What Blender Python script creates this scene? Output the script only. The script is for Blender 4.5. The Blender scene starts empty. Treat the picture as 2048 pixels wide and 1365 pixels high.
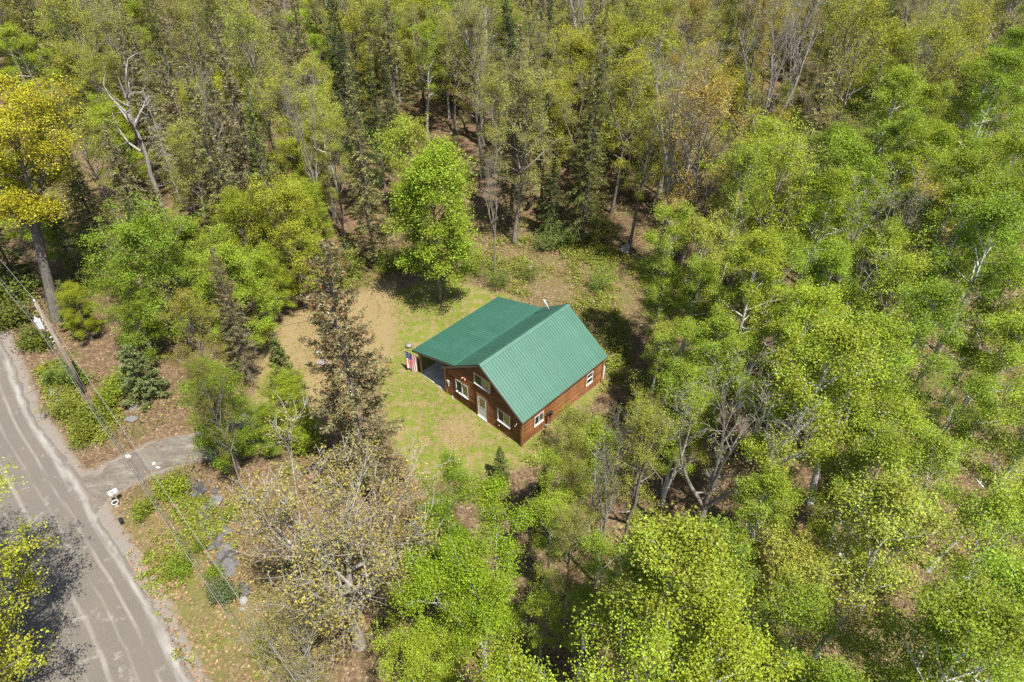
import bpy, bmesh, math, random
import numpy as np
from mathutils import Vector, Matrix
R = math.radians
scene = bpy.context.scene
COL = scene.collection

# ------------------------------------------------------------------ camera, sky, sun, exposure
FPX, PITCH, ROLL, CAMH = 1391.2, R(40.46), R(0.25), 36.77
cam_d = bpy.data.cameras.new('camera'); cam = bpy.data.objects.new('camera', cam_d); COL.objects.link(cam)
cam_d.sensor_width = 36.0; cam_d.lens = FPX / 2048 * 36.0; cam_d.clip_start = 0.5; cam_d.clip_end = 3000
cam.matrix_world = Matrix.Translation((0, 0, CAMH)) @ Matrix.Rotation(math.pi / 2 - PITCH, 4, 'X') @ Matrix.Rotation(ROLL, 4, 'Z')
scene.camera = cam

SUN_AZ = Vector((0.6, -0.8, 0)).normalized(); SUN_EL = R(64)
to_sun = Vector((SUN_AZ.x * math.cos(SUN_EL), SUN_AZ.y * math.cos(SUN_EL), math.sin(SUN_EL)))
world = bpy.data.worlds.new('World'); scene.world = world; world.use_nodes = True
wn = world.node_tree.nodes; bg = wn['Background']
sky = wn.new('ShaderNodeTexSky'); sky.sky_type = 'NISHITA'; sky.sun_disc = False
sky.sun_elevation = SUN_EL; sky.sun_rotation = math.atan2(SUN_AZ.x, SUN_AZ.y)
world.node_tree.links.new(sky.outputs[0], bg.inputs[0]); bg.inputs[1].default_value = 0.08
sun_d = bpy.data.lights.new('sun', 'SUN'); sun_d.energy = 5.0; sun_d.angle = R(0.5); sun_d.color = (1.0, 0.95, 0.87)
sun = bpy.data.objects.new('sun', sun_d); COL.objects.link(sun)
sun.rotation_euler = to_sun.to_track_quat('Z', 'Y').to_euler()
scene.view_settings.view_transform = 'Standard'; scene.view_settings.look = 'None'
scene.view_settings.exposure = 0.84; scene.view_settings.gamma = 1.0
scene.render.engine = 'CYCLES'
scene.cycles.max_bounces = 7; scene.cycles.diffuse_bounces = 4; scene.cycles.transmission_bounces = 4
scene.cycles.use_denoising = False

# ------------------------------------------------------------------ picture <-> ground helpers
_c, _s = math.cos(PITCH), math.sin(PITCH)
def at(x, y, z=0.0):
    """point of the place at height z that the photograph shows at pixel x, y (2048 wide)"""
    a, b = x - 1024, y - 682.5
    u = a * math.cos(ROLL) + b * math.sin(ROLL); v = -a * math.sin(ROLL) + b * math.cos(ROLL)
    d = (u, FPX * _c - v * _s, -FPX * _s - v * _c); t = (z - CAMH) / d[2]
    return Vector((d[0] * t, d[1] * t, z))
def px(P):
    d = (P[0], P[1], P[2] - CAMH); z = d[1] * _c - d[2] * _s
    u = FPX * d[0] / z; v = -FPX * (d[1] * _s + d[2] * _c) / z
    return 1024 + u * math.cos(ROLL) - v * math.sin(ROLL), 682.5 + u * math.sin(ROLL) + v * math.cos(ROLL)
def gpoly(pts): return np.array([at(x, y)[:2] for x, y in pts])
def inpoly(P, X, Y):
    X = np.asarray(X, float); Y = np.asarray(Y, float); r = np.zeros(X.shape, bool); n = len(P)
    for i in range(n):
        x0, y0 = P[i]; x1, y1 = P[(i + 1) % n]
        m = ((y0 > Y) != (y1 > Y)); xi = (x1 - x0) * (Y - y0) / ((y1 - y0) if y1 != y0 else 1e-9) + x0
        r ^= m & (X < xi)
    return r
def seg_dist(P, X, Y, closed=True):
    D = np.full(np.shape(X), 1e9); n = len(P)
    for i in range(n if closed else n - 1):
        a = P[i]; b = P[(i + 1) % n]; d = b - a; L2 = (d ** 2).sum() + 1e-9
        t = np.clip(((X - a[0]) * d[0] + (Y - a[1]) * d[1]) / L2, 0, 1)
        D = np.minimum(D, np.hypot(X - a[0] - t * d[0], Y - a[1] - t * d[1]))
    return D
def soft(P, X, Y, w):      # 1 inside polygon, falling to 0 over w metres round its edge
    s = np.where(inpoly(P, X, Y), -1.0, 1.0) * seg_dist(P, X, Y)
    return np.clip(0.5 - s / w, 0, 1)
_rn = np.random.default_rng(5)
_wv = [(_rn.normal(size=2) * f, _rn.uniform(0, 6.28), a) for f, a, n in ((.12, 1, 5), (.35, .7, 6), (1.0, .45, 7), (2.4, .3, 7)) for _ in range(n)]
def fbm(X, Y, s=1.0):
    r = 0
    for k, p, a in _wv: r = r + a * np.sin((X * k[0] + Y * k[1]) * s + p)
    return r / 3.2          # roughly -1..1

# ------------------------------------------------------------------ mesh helpers
def mesh_np(name, V, F, mats, attrs=None, smooth=False, fmat=None):
    V = np.asarray(V, np.float32); F = np.asarray(F, np.int32); k = F.shape[1]
    me = bpy.data.meshes.new(name)
    me.vertices.add(len(V)); me.vertices.foreach_set('co', V.ravel())
    me.loops.add(F.size); me.loops.foreach_set('vertex_index', F.ravel())
    me.polygons.add(len(F)); me.polygons.foreach_set('loop_start', np.arange(0, F.size, k, dtype=np.int32))
    if fmat is not None: me.polygons.foreach_set('material_index', np.asarray(fmat, np.int32))
    if smooth: me.polygons.foreach_set('use_smooth', np.ones(len(F), bool))
    for m in (mats if isinstance(mats, (list, tuple)) else [mats]): me.materials.append(m)
    for n, a in (attrs or {}).items():
        a = np.asarray(a, np.float32)
        if a.ndim == 1: at_ = me.attributes.new(n, 'FLOAT', 'POINT'); at_.data.foreach_set('value', a)
        else: at_ = me.attributes.new(n, 'FLOAT_COLOR', 'POINT'); at_.data.foreach_set('color', a.ravel())
    me.update(calc_edges=True)
    return me
def link(name, data, parent=None, loc=None, color=None):
    o = bpy.data.objects.new(name, data); COL.objects.link(o)
    if parent is not None: o.parent = parent
    if loc is not None: o.location = loc
    if color is not None: o.color = (*color, 1)
    return o
def tag(o, label=None, cat=None, group=None, kind=None):
    if label: o['label'] = label
    if cat: o['category'] = cat
    if group: o['group'] = group
    if kind: o['kind'] = kind
    return o
def empty(name, loc=(0, 0, 0), rz=0.0):
    o = bpy.data.objects.new(name, None); COL.objects.link(o); o.location = loc; o.rotation_euler = (0, 0, rz)
    o.empty_display_size = .2
    return o
class MB:
    """collects boxes, prisms and tubes; build() links them as one mesh object"""
    def __init__(s): s.v = []; s.f = []
    def add(s, v, f):
        o = len(s.v); s.v += [tuple(p) for p in v]; s.f += [tuple(i + o for i in q) for q in f]; return s
    def box(s, x0, x1, y0, y1, z0, z1):
        return s.add([(x0, y0, z0), (x1, y0, z0), (x1, y1, z0), (x0, y1, z0), (x0, y0, z1), (x1, y0, z1), (x1, y1, z1), (x0, y1, z1)],
                     [(0, 3, 2, 1), (4, 5, 6, 7), (0, 1, 5, 4), (1, 2, 6, 5), (2, 3, 7, 6), (3, 0, 4, 7)])
    def hexa(s, P):      # eight points, bottom ring then top ring
        return s.add(P, [(0, 3, 2, 1), (4, 5, 6, 7), (0, 1, 5, 4), (1, 2, 6, 5), (2, 3, 7, 6), (3, 0, 4, 7)])
    def tube(s, pts, rad, n=8, caps=True):
        pts = [Vector(p) for p in pts]; rad = rad if isinstance(rad, (list, tuple)) else [rad] * len(pts)
        V = []; F = []; ref = None
        for i, p in enumerate(pts):
            d = (pts[min(i + 1, len(pts) - 1)] - pts[max(i - 1, 0)])
            d = d.normalized() if d.length > 1e-9 else Vector((0, 0, 1))
            if ref is None or abs(ref.dot(d)) > .98: ref = Vector((1, 0, 0)) if abs(d.x) < .8 else Vector((0, 1, 0))
            a = (ref - d * ref.dot(d)).normalized(); b = d.cross(a); ref = a
            for k in range(n):
                t = 2 * math.pi * k / n; V.append(p + (a * math.cos(t) + b * math.sin(t)) * rad[i])
        for i in range(len(pts) - 1):
            for k in range(n): F.append((i * n + k, i * n + (k + 1) % n, (i + 1) * n + (k + 1) % n, (i + 1) * n + k))
        if caps: F.append(tuple(range(n - 1, -1, -1))); F.append(tuple(range((len(pts) - 1) * n, len(pts) * n)))
        return s.add(V, F)
    def lathe(s, prof, n=16, c=(0, 0, 0)):
        V = []; F = []
        for r, z in prof:
            for k in range(n): t = 2 * math.pi * k / n; V.append((c[0] + r * math.cos(t), c[1] + r * math.sin(t), c[2] + z))
        for i in range(len(prof) - 1):
            for k in range(n): F.append((i * n + k, i * n + (k + 1) % n, (i + 1) * n + (k + 1) % n, (i + 1) * n + k))
        return s.add(V, F)
    def mesh(s, name, mat, smooth=False, bevel=0):
        me = bpy.data.meshes.new(name); me.from_pydata(s.v, [], s.f)
        if bevel:
            bm = bmesh.new(); bm.from_mesh(me)
            bmesh.ops.bevel(bm, geom=[e for e in bm.edges], offset=bevel, segments=1, affect='EDGES', clamp_overlap=True)
            bm.to_mesh(me); bm.free()
        for m in (mat if isinstance(mat, (list, tuple)) else [mat]): me.materials.append(m)
        if smooth: me.polygons.foreach_set('use_smooth', [True] * len(me.polygons))
        me.update(); return me
    def build(s, name, mat, parent=None, smooth=False, bevel=0, loc=None):
        return link(name, s.mesh(name, mat, smooth, bevel), parent, loc)

# ------------------------------------------------------------------ materials
class NT:
    def __init__(s, name):
        s.m = bpy.data.materials.new(name); s.m.use_nodes = True; s.t = s.m.node_tree; s.t.nodes.clear()
        s.out = s.n('ShaderNodeOutputMaterial')
    def n(s, ty, ins=None, **kw):
        nd = s.t.nodes.new(ty)
        for k, v in kw.items(): setattr(nd, k, v)
        for k, v in (ins or {}).items():
            if hasattr(v, 'is_linked') or hasattr(v, 'node'): s.t.links.new(v, nd.inputs[k])
            else: nd.inputs[k].default_value = v
        return nd
    def l(s, a, b): s.t.links.new(a, b)
    def noise(s, scale, detail=4, vec=None, rough=.55, dist=0.0):
        nd = s.n('ShaderNodeTexNoise', {'Scale': scale, 'Detail': detail, 'Roughness': rough, 'Distortion': dist})
        if vec is not None: s.l(vec, nd.inputs['Vector'])
        return nd.outputs['Fac']
    def ramp(s, fac, stops):
        nd = s.n('ShaderNodeValToRGB'); s.l(fac, nd.inputs[0]); e = nd.color_ramp.elements
        while len(e) < len(stops): e.new(.5)
        for i, (p, c) in enumerate(stops): e[i].position = p; e[i].color = (*c, 1) if len(c) == 3 else c
        return nd.outputs[0]
    def mix(s, fac, a, b, mode='MIX'):
        nd = s.n('ShaderNodeMix', data_type='RGBA', blend_type=mode)
        for sock, v in ((nd.inputs[0], fac), (nd.inputs[6], a), (nd.inputs[7], b)):
            if hasattr(v, 'node'): s.l(v, sock)
            else: sock.default_value = v if not isinstance(v, tuple) or len(v) == 4 else (*v, 1)
        return nd.outputs[2]
    def math(s, op, a, b=0.0, clamp=False):
        nd = s.n('ShaderNodeMath', operation=op, use_clamp=clamp)
        for i, v in enumerate((a, b)):
            if hasattr(v, 'node'): s.l(v, nd.inputs[i])
            else: nd.inputs[i].default_value = v
        return nd.outputs[0]
    def maprange(s, v, a, b, c, d):
        nd = s.n('ShaderNodeMapRange', {'From Min': a, 'From Max': b, 'To Min': c, 'To Max': d}); s.l(v, nd.inputs[0]); return nd.outputs[0]
    def bump(s, h, strength=.4, dist=.02):
        nd = s.n('ShaderNodeBump', {'Strength': strength, 'Distance': dist}); s.l(h, nd.inputs['Height']); return nd.outputs[0]
    def pbsdf(s, col, rough=.7, metal=0.0, normal=None, spec=.5):
        nd = s.n('ShaderNodeBsdfPrincipled')
        for k, v in (('Base Color', col), ('Roughness', rough), ('Metallic', metal), ('Specular IOR Level', spec)):
            if hasattr(v, 'node'): s.l(v, nd.inputs[k])
            else: nd.inputs[k].default_value = (*v, 1) if isinstance(v, tuple) and len(v) == 3 else v
        if normal is not None: s.l(normal, nd.inputs['Normal'])
        s.l(nd.outputs[0], s.out.inputs[0]); return nd
    def pos(s): return s.n('ShaderNodeNewGeometry').outputs['Position']
    def obj(s): return s.n('ShaderNodeTexCoord').outputs['Object']

def mat_leaf(name, transl=.27, gloss=.012, vlo=.62, vhi=1.3, hue=.018):
    t = NT(name); oc = t.n('ShaderNodeObjectInfo')
    a = t.n('ShaderNodeAttribute', attribute_name='rnd').outputs['Fac']
    c = t.n('ShaderNodeAttribute', attribute_name='crnd').outputs['Fac']
    hsv = t.n('ShaderNodeHueSaturation', {'Saturation': 1.0})
    t.l(oc.outputs['Color'], hsv.inputs['Color'])
    t.l(t.maprange(c, 0, 1, .5 - hue, .5 + hue), hsv.inputs['Hue'])
    t.l(t.math('MULTIPLY', t.maprange(a, 0, 1, vlo, vhi), t.maprange(c, 0, 1, .72, 1.22)), hsv.inputs['Value'])
    d = t.n('ShaderNodeBsdfDiffuse'); t.l(hsv.outputs[0], d.inputs[0])
    tr = t.n('ShaderNodeBsdfTranslucent'); t.l(t.mix(1.0, hsv.outputs[0], (1.0, 1.0, .55), 'MULTIPLY'), tr.inputs[0])
    m = t.n('ShaderNodeMixShader', {0: transl}); t.l(d.outputs[0], m.inputs[1]); t.l(tr.outputs[0], m.inputs[2])
    g = t.n('ShaderNodeBsdfGlossy', {'Roughness': .42}); g.inputs[0].default_value = (.9, .9, .9, 1)
    m2 = t.n('ShaderNodeMixShader', {0: gloss}); t.l(m.outputs[0], m2.inputs[1]); t.l(g.outputs[0], m2.inputs[2])
    t.l(m2.outputs[0], t.out.inputs[0]); return t.m
def mat_bark(name, streak=(1, 1, .12)):
    t = NT(name); oc = t.n('ShaderNodeObjectInfo').outputs['Color']
    mp = t.n('ShaderNodeMapping'); mp.inputs['Scale'].default_value = streak; t.l(t.obj(), mp.inputs[0])
    n = t.noise(9, 5, mp.outputs[0], .65); n2 = t.noise(2.2, 3, t.obj())
    col = t.mix(1.0, oc, t.ramp(n, [(.3, (.45, .43, .41)), (.55, (.95, .95, .95)), (.75, (1.3, 1.3, 1.3))]), 'MULTIPLY')
    col = t.mix(t.maprange(n2, .5, .7, 0, .45), col, (.26, .27, .2))
    t.pbsdf(col, .9, normal=t.bump(n, .7, .03), spec=.2); return t.m
def mat_birch():
    t = NT('birch_bark'); oc = t.n('ShaderNodeObjectInfo').outputs['Color']
    mp = t.n('ShaderNodeMapping'); mp.inputs['Scale'].default_value = (1.5, 1.5, 7); t.l(t.obj(), mp.inputs[0])
    n = t.noise(3.0, 4, mp.outputs[0], .6); n2 = t.noise(1.2, 3, t.obj())
    col = t.mix(t.ramp(n, [(.56, (0, 0, 0)), (.66, (1, 1, 1))]), oc, (.09, .08, .07))
    col = t.mix(t.maprange(n2, .45, .75, 0, .5), col, (.33, .32, .25))
    t.pbsdf(col, .75, normal=t.bump(n, .4, .02), spec=.25); return t.m
def mat_plain(name, col, rough=.6, metal=0., var=.15, scale=6, bump=.1, spec=.4):
    t = NT(name); n = t.noise(scale, 5, t.obj(), .6)
    f = t.n('ShaderNodeMix', data_type='RGBA', blend_type='MULTIPLY'); f.inputs[0].default_value = 1
    f.inputs[6].default_value = (*col, 1); t.l(t.ramp(n, [(.3, (1 - var,) * 3), (.7, (1 + var,) * 3)]), f.inputs[7])
    t.pbsdf(f.outputs[2], rough, metal, t.bump(n, bump, .01) if bump else None, spec); return t.m
def mat_wood(name, dark, light, along='X'):
    t = NT(name); mp = t.n('ShaderNodeMapping'); mp.inputs['Scale'].default_value = {'X': (.35, 6, 6), 'Y': (6, .35, 6), 'Z': (6, 6, .35)}[along]
    t.l(t.obj(), mp.inputs[0]); n = t.noise(3, 6, mp.outputs[0], .65); b = t.noise(.9, 2, t.obj())
    rn = t.n('ShaderNodeObjectInfo').outputs['Random']
    col = t.ramp(n, [(.3, dark), (.7, light)])
    col = t.mix(1.0, col, t.ramp(b, [(.3, (.75, .75, .75)), (.7, (1.2, 1.2, 1.2))]), 'MULTIPLY')
    hs = t.n('ShaderNodeHueSaturation'); t.l(col, hs.inputs['Color']); t.l(t.maprange(rn, 0, 1, .72, 1.25), hs.inputs['Value'])
    t.pbsdf(hs.outputs[0], .62, normal=t.bump(n, .35, .008), spec=.35); return t.m
M = {}
M['leaf'] = mat_leaf('leaf'); M['needle'] = mat_leaf('needle', .25, .015, .55, 1.4, .015)
M['bark'] = mat_bark('bark'); M['birch'] = mat_birch()
M['white'] = mat_plain('white_paint', (.68, .68, .66), .5, var=.08)
M['concrete'] = mat_plain('concrete', (.46, .43, .385), .85, var=.2, scale=1.4, bump=.2)
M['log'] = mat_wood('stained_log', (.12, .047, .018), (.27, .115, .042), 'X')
M['log_side'] = mat_wood('stained_log_cross_sunlit', (.145, .056, .021), (.31, .135, .048), 'Y')  # same siding as the gables, sunlight on the side wall mixed into the colour
M['trim'] = mat_wood('stained_trim', (.22, .095, .035), (.36, .17, .07), 'Z')
M['grey_wood'] = mat_wood('weathered_wood', (.10, .08, .065), (.20, .165, .13), 'X')
M['post'] = mat_wood('porch_post', (.26, .18, .10), (.42, .31, .18), 'Z')
M['dark_wall'] = mat_plain('wall_core', (.05, .028, .016), .9)
M['black'] = mat_plain('black_plastic', (.025, .025, .027), .5, var=.1)
M['steel'] = mat_plain('galvanised_steel', (.7, .7, .7), .4, .5, var=.1)
M['grey_paint'] = mat_plain('grey_paint', (.55, .57, .6), .4, var=.06)
M['rust'] = mat_plain('rusty_iron', (.19, .085, .05), .8, var=.4, scale=14)
M['copper'] = mat_plain('lamp_housing', (.5, .24, .16), .5)
M['soil'] = mat_plain('potting_soil', (.035, .025, .02), .95, var=.3, scale=20)
M['teal'] = mat_plain('teal_plastic', (.05, .17, .18), .45)
M['dish'] = mat_plain('dish_grey', (.36, .37, .39), .5)
M['rock'] = (lambda: (lambda t: (t.pbsdf(t.mix(1.0, t.n('ShaderNodeObjectInfo').outputs['Color'], t.ramp(t.noise(5, 6, t.obj(), .7), [(.3, (.5, .5, .5)), (.5, (.95, .95, .95)), (.72, (1.5, 1.45, 1.4))]), 'MULTIPLY'), .85, normal=t.bump(t.noise(7, 6, t.obj(), .7), .6, .05)), t.m)[1])(NT('stone')))()
M['red'] = mat_plain('flag_red', (.5, .025, .04), .8, bump=0); M['blue'] = mat_plain('flag_blue', (.03, .035, .16), .8, bump=0)
M['flag_white'] = mat_plain('flag_white', (.8, .79, .77), .8, var=.03, bump=0)
M['bread'] = M['white']
def mat_roof():
    t = NT('green_metal_roof'); o = t.obj(); n = t.noise(.7, 5, o, .6); n2 = t.noise(14, 4, o, .65)
    mp = t.n('ShaderNodeMapping'); mp.inputs['Scale'].default_value = (.35, 7, .35); t.l(o, mp.inputs[0]); st = t.noise(2.0, 5, mp.outputs[0], .65)
    rn = t.n('ShaderNodeObjectInfo').outputs['Random']
    col = t.ramp(n, [(.3, (.030, .118, .080)), (.7, (.042, .146, .100))])
    col = t.mix(t.maprange(st, .52, .75, 0, .3), col, (.085, .155, .125)); col = t.mix(t.maprange(n2, .64, .76, 0, .35), col, (.06, .10, .06))
    hs = t.n('ShaderNodeHueSaturation'); t.l(col, hs.inputs['Color']); t.l(t.maprange(rn, 0, 1, .93, 1.07), hs.inputs['Value'])
    t.pbsdf(hs.outputs[0], t.maprange(n2, .3, .7, .44, .56), 0, spec=1.0); return t.m
M['roof'] = mat_roof()
def mat_glass(name, refl, base):
    t = NT(name); d = t.n('ShaderNodeBsdfDiffuse'); d.inputs[0].default_value = (*base, 1)
    g = t.n('ShaderNodeBsdfGlossy', {'Roughness': .04}); m = t.n('ShaderNodeMixShader', {0: refl})
    t.l(d.outputs[0], m.inputs[1]); t.l(g.outputs[0], m.inputs[2]); t.l(m.outputs[0], t.out.inputs[0]); return t.m
M['glass'] = mat_glass('window_glass', .32, (.035, .035, .03)); M['screen'] = mat_glass('window_with_screen', .08, (.03, .028, .028))

# ------------------------------------------------------------------ zones of the ground, traced from the photograph onto the land
HOUSE_C = Vector((-4.806, 37.12, 0)); YAW = -0.7567
def hl(u, v, z=0.0):
    return Vector((HOUSE_C.x + u * math.cos(YAW) - v * math.sin(YAW), HOUSE_C.y + u * math.sin(YAW) + v * math.cos(YAW), z))
LAWN = gpoly([(735, 640), (790, 580), (870, 560), (960, 575), (1015, 590), (1120, 640), (1225, 720), (1190, 800), (1110, 880), (1085, 925), (1000, 945), (900, 950), (845, 970), (790, 900), (760, 800), (740, 700)])
TAN = gpoly([(520, 720), (545, 650), (630, 600), (700, 590), (790, 560), (800, 640), (790, 700), (720, 800), (640, 850), (560, 870), (500, 850)])
TAN2 = gpoly([(860, 830), (930, 830), (980, 880), (930, 900), (880, 900)])
DRIVE = gpoly([(150, 960), (215, 925), (300, 885), (420, 860), (560, 800), (620, 800), (560, 860), (470, 905), (380, 925), (300, 955), (235, 985), (180, 1040)])
CLEAR = gpoly([(930, 520), (1000, 480), (1110, 470), (1230, 500), (1300, 540), (1280, 620), (1250, 700), (1270, 770), (1215, 750), (1140, 620), (1000, 580)])
DITCH = gpoly([(230, 1010), (330, 985), (420, 1000), (520, 1150), (640, 1365), (360, 1365), (260, 1130)])
ROADR = np.array([(-66, 75), (-52, 56), (-41.6, 43), (-34.8, 34.7), (-27.3, 27.3), (-20.4, 20.4), (-16.6, 15.8), (-8, 6), (6, -10)])
def road_side(off):
    d = np.gradient(ROADR, axis=0); n = np.stack([d[:, 1], -d[:, 0]], 1); n /= np.linalg.norm(n, axis=1)[:, None]
    return ROADR + n * off       # positive: towards the left verge

# ------------------------------------------------------------------ ground
def make_ground():
    xs = np.concatenate([[-900, -500, -300, -200], np.arange(-150, 150.1, .8), [200, 300, 500, 900]])
    ys = np.concatenate([[-400, -150, -60, -20], np.arange(-4, 205, .8), [260, 350, 600, 1200]])
    X, Y = np.meshgrid(xs, ys); flat = np.clip(1 - soft(LAWN, X, Y, 4) - soft(TAN, X, Y, 5), 0, 1)
    rd = seg_dist(ROADR, X, Y, False); flat *= np.clip((rd - 2) / 6, 0, 1)
    rdl = seg_dist(road_side(3.2), X, Y, False); flat *= np.clip((rdl - 3) / 5, 0, 1)
    flat *= np.clip(seg_dist(DRIVE, X, Y) / 3, 0, 1) * ~inpoly(DRIVE, X, Y)
    hu = np.hypot(X - 1.6, Y - 39); flat *= np.clip((hu - 9) / 5, 0, 1)
    Z = flat * (.16 * fbm(X, Y) + .05 * fbm(X, Y, 3.1)) - .02 * flat
    nx, ny = len(xs), len(ys); i = np.arange(nx * ny).reshape(ny, nx)
    F = np.stack([i[:-1, :-1], i[:-1, 1:], i[1:, 1:], i[1:, :-1]], -1).reshape(-1, 4)
    lawn = soft(LAWN, X, Y, 2.2); tan = np.maximum(soft(TAN, X, Y, 3.5), .9 * soft(TAN2, X, Y, 2.5))
    side = (road_side(-1.3))
    grav = np.clip(1.15 - seg_dist(ROADR, X, Y, False) / 1.25, 0, 1)
    grav = np.maximum(grav, soft(DRIVE, X, Y, 1.6)); green = np.maximum(.75 * soft(DITCH, X, Y, 3), soft(CLEAR, X, Y, 5) * .55)
    A = np.stack([lawn, tan, grav, green], -1).reshape(-1, 4)
    t = NT('earth'); p = t.pos(); at_ = t.n('ShaderNodeAttribute', attribute_name='zone'); sp = t.n('ShaderNodeSeparateColor'); t.l(at_.outputs['Color'], sp.inputs[0])
    nb = t.noise(.35, 5, p, .6); nm = t.noise(1.6, 5, p, .65); nf = t.noise(11, 4, p, .7); ng = t.noise(38, 2, p, .6)
    vor = t.n('ShaderNodeTexVoronoi', {'Scale': 9.0}); t.l(p, vor.inputs['Vector'])
    lit = t.ramp(vor.outputs['Color'], [(.1, (.075, .05, .03)), (.45, (.15, .10, .058)), (.75, (.23, .16, .095)), (.95, (.36, .27, .175))])
    lit = t.mix(t.maprange(nm, .42, .65, 0, .8), lit, (.10, .062, .036))
    lit = t.mix(t.maprange(nb, .5, .68, 0, .7), lit, (.10, .105, .03))
    litg = t.mix(t.maprange(nm, .40, .60, .2, .75), lit, (.17, .18, .04))
    base = t.mix(at_.outputs['Alpha'], lit, litg)
    gr = t.ramp(nf, [(.25, (.055, .095, .012)), (.5, (.15, .18, .028)), (.75, (.26, .255, .06))])
    dry = t.ramp(nf, [(.25, (.14, .10, .045)), (.5, (.25, .185, .09)), (.78, (.36, .275, .155))])
    lawn_c = t.mix(t.math('ADD', t.maprange(nm, .47, .59, 0, .9), t.maprange(nb, .55, .68, 0, .35), True), gr, dry)
    dry2 = t.mix(t.maprange(nm, .52, .7, 0, .6), dry, gr)
    def edge(ch, n, lo=.35, hi=.65): return t.maprange(t.math('ADD', ch, t.math('MULTIPLY', t.math('SUBTRACT', n, .5), .9)), lo, hi, 0, 1)
    col = t.mix(edge(sp.outputs[0], nm), base, lawn_c)
    col = t.mix(edge(sp.outputs[1], nm), col, dry2)
    gv = t.ramp(ng, [(.3, (.12, .105, .09)), (.5, (.21, .19, .17)), (.7, (.33, .305, .28))])
    gv = t.mix(t.maprange(nm, .45, .65, 0, .7), gv, (.23, .18, .125))
    col = t.mix(edge(sp.outputs[2], nm), col, gv)
    h = t.math('ADD', t.math('MULTIPLY', nf, .6), t.math('MULTIPLY', vor.outputs['Distance'], .5))
    t.pbsdf(col, .95, normal=t.bump(h, .8, .07), spec=.15)
    me = mesh_np('ground', np.stack([X, Y, Z], -1).reshape(-1, 3), F, t.m, {'zone': A}, True)
    tag(link('ground', me), 'brown leaf litter, dry grass and earth floor of the whole clearing and wood', kind='structure')
make_ground()

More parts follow.
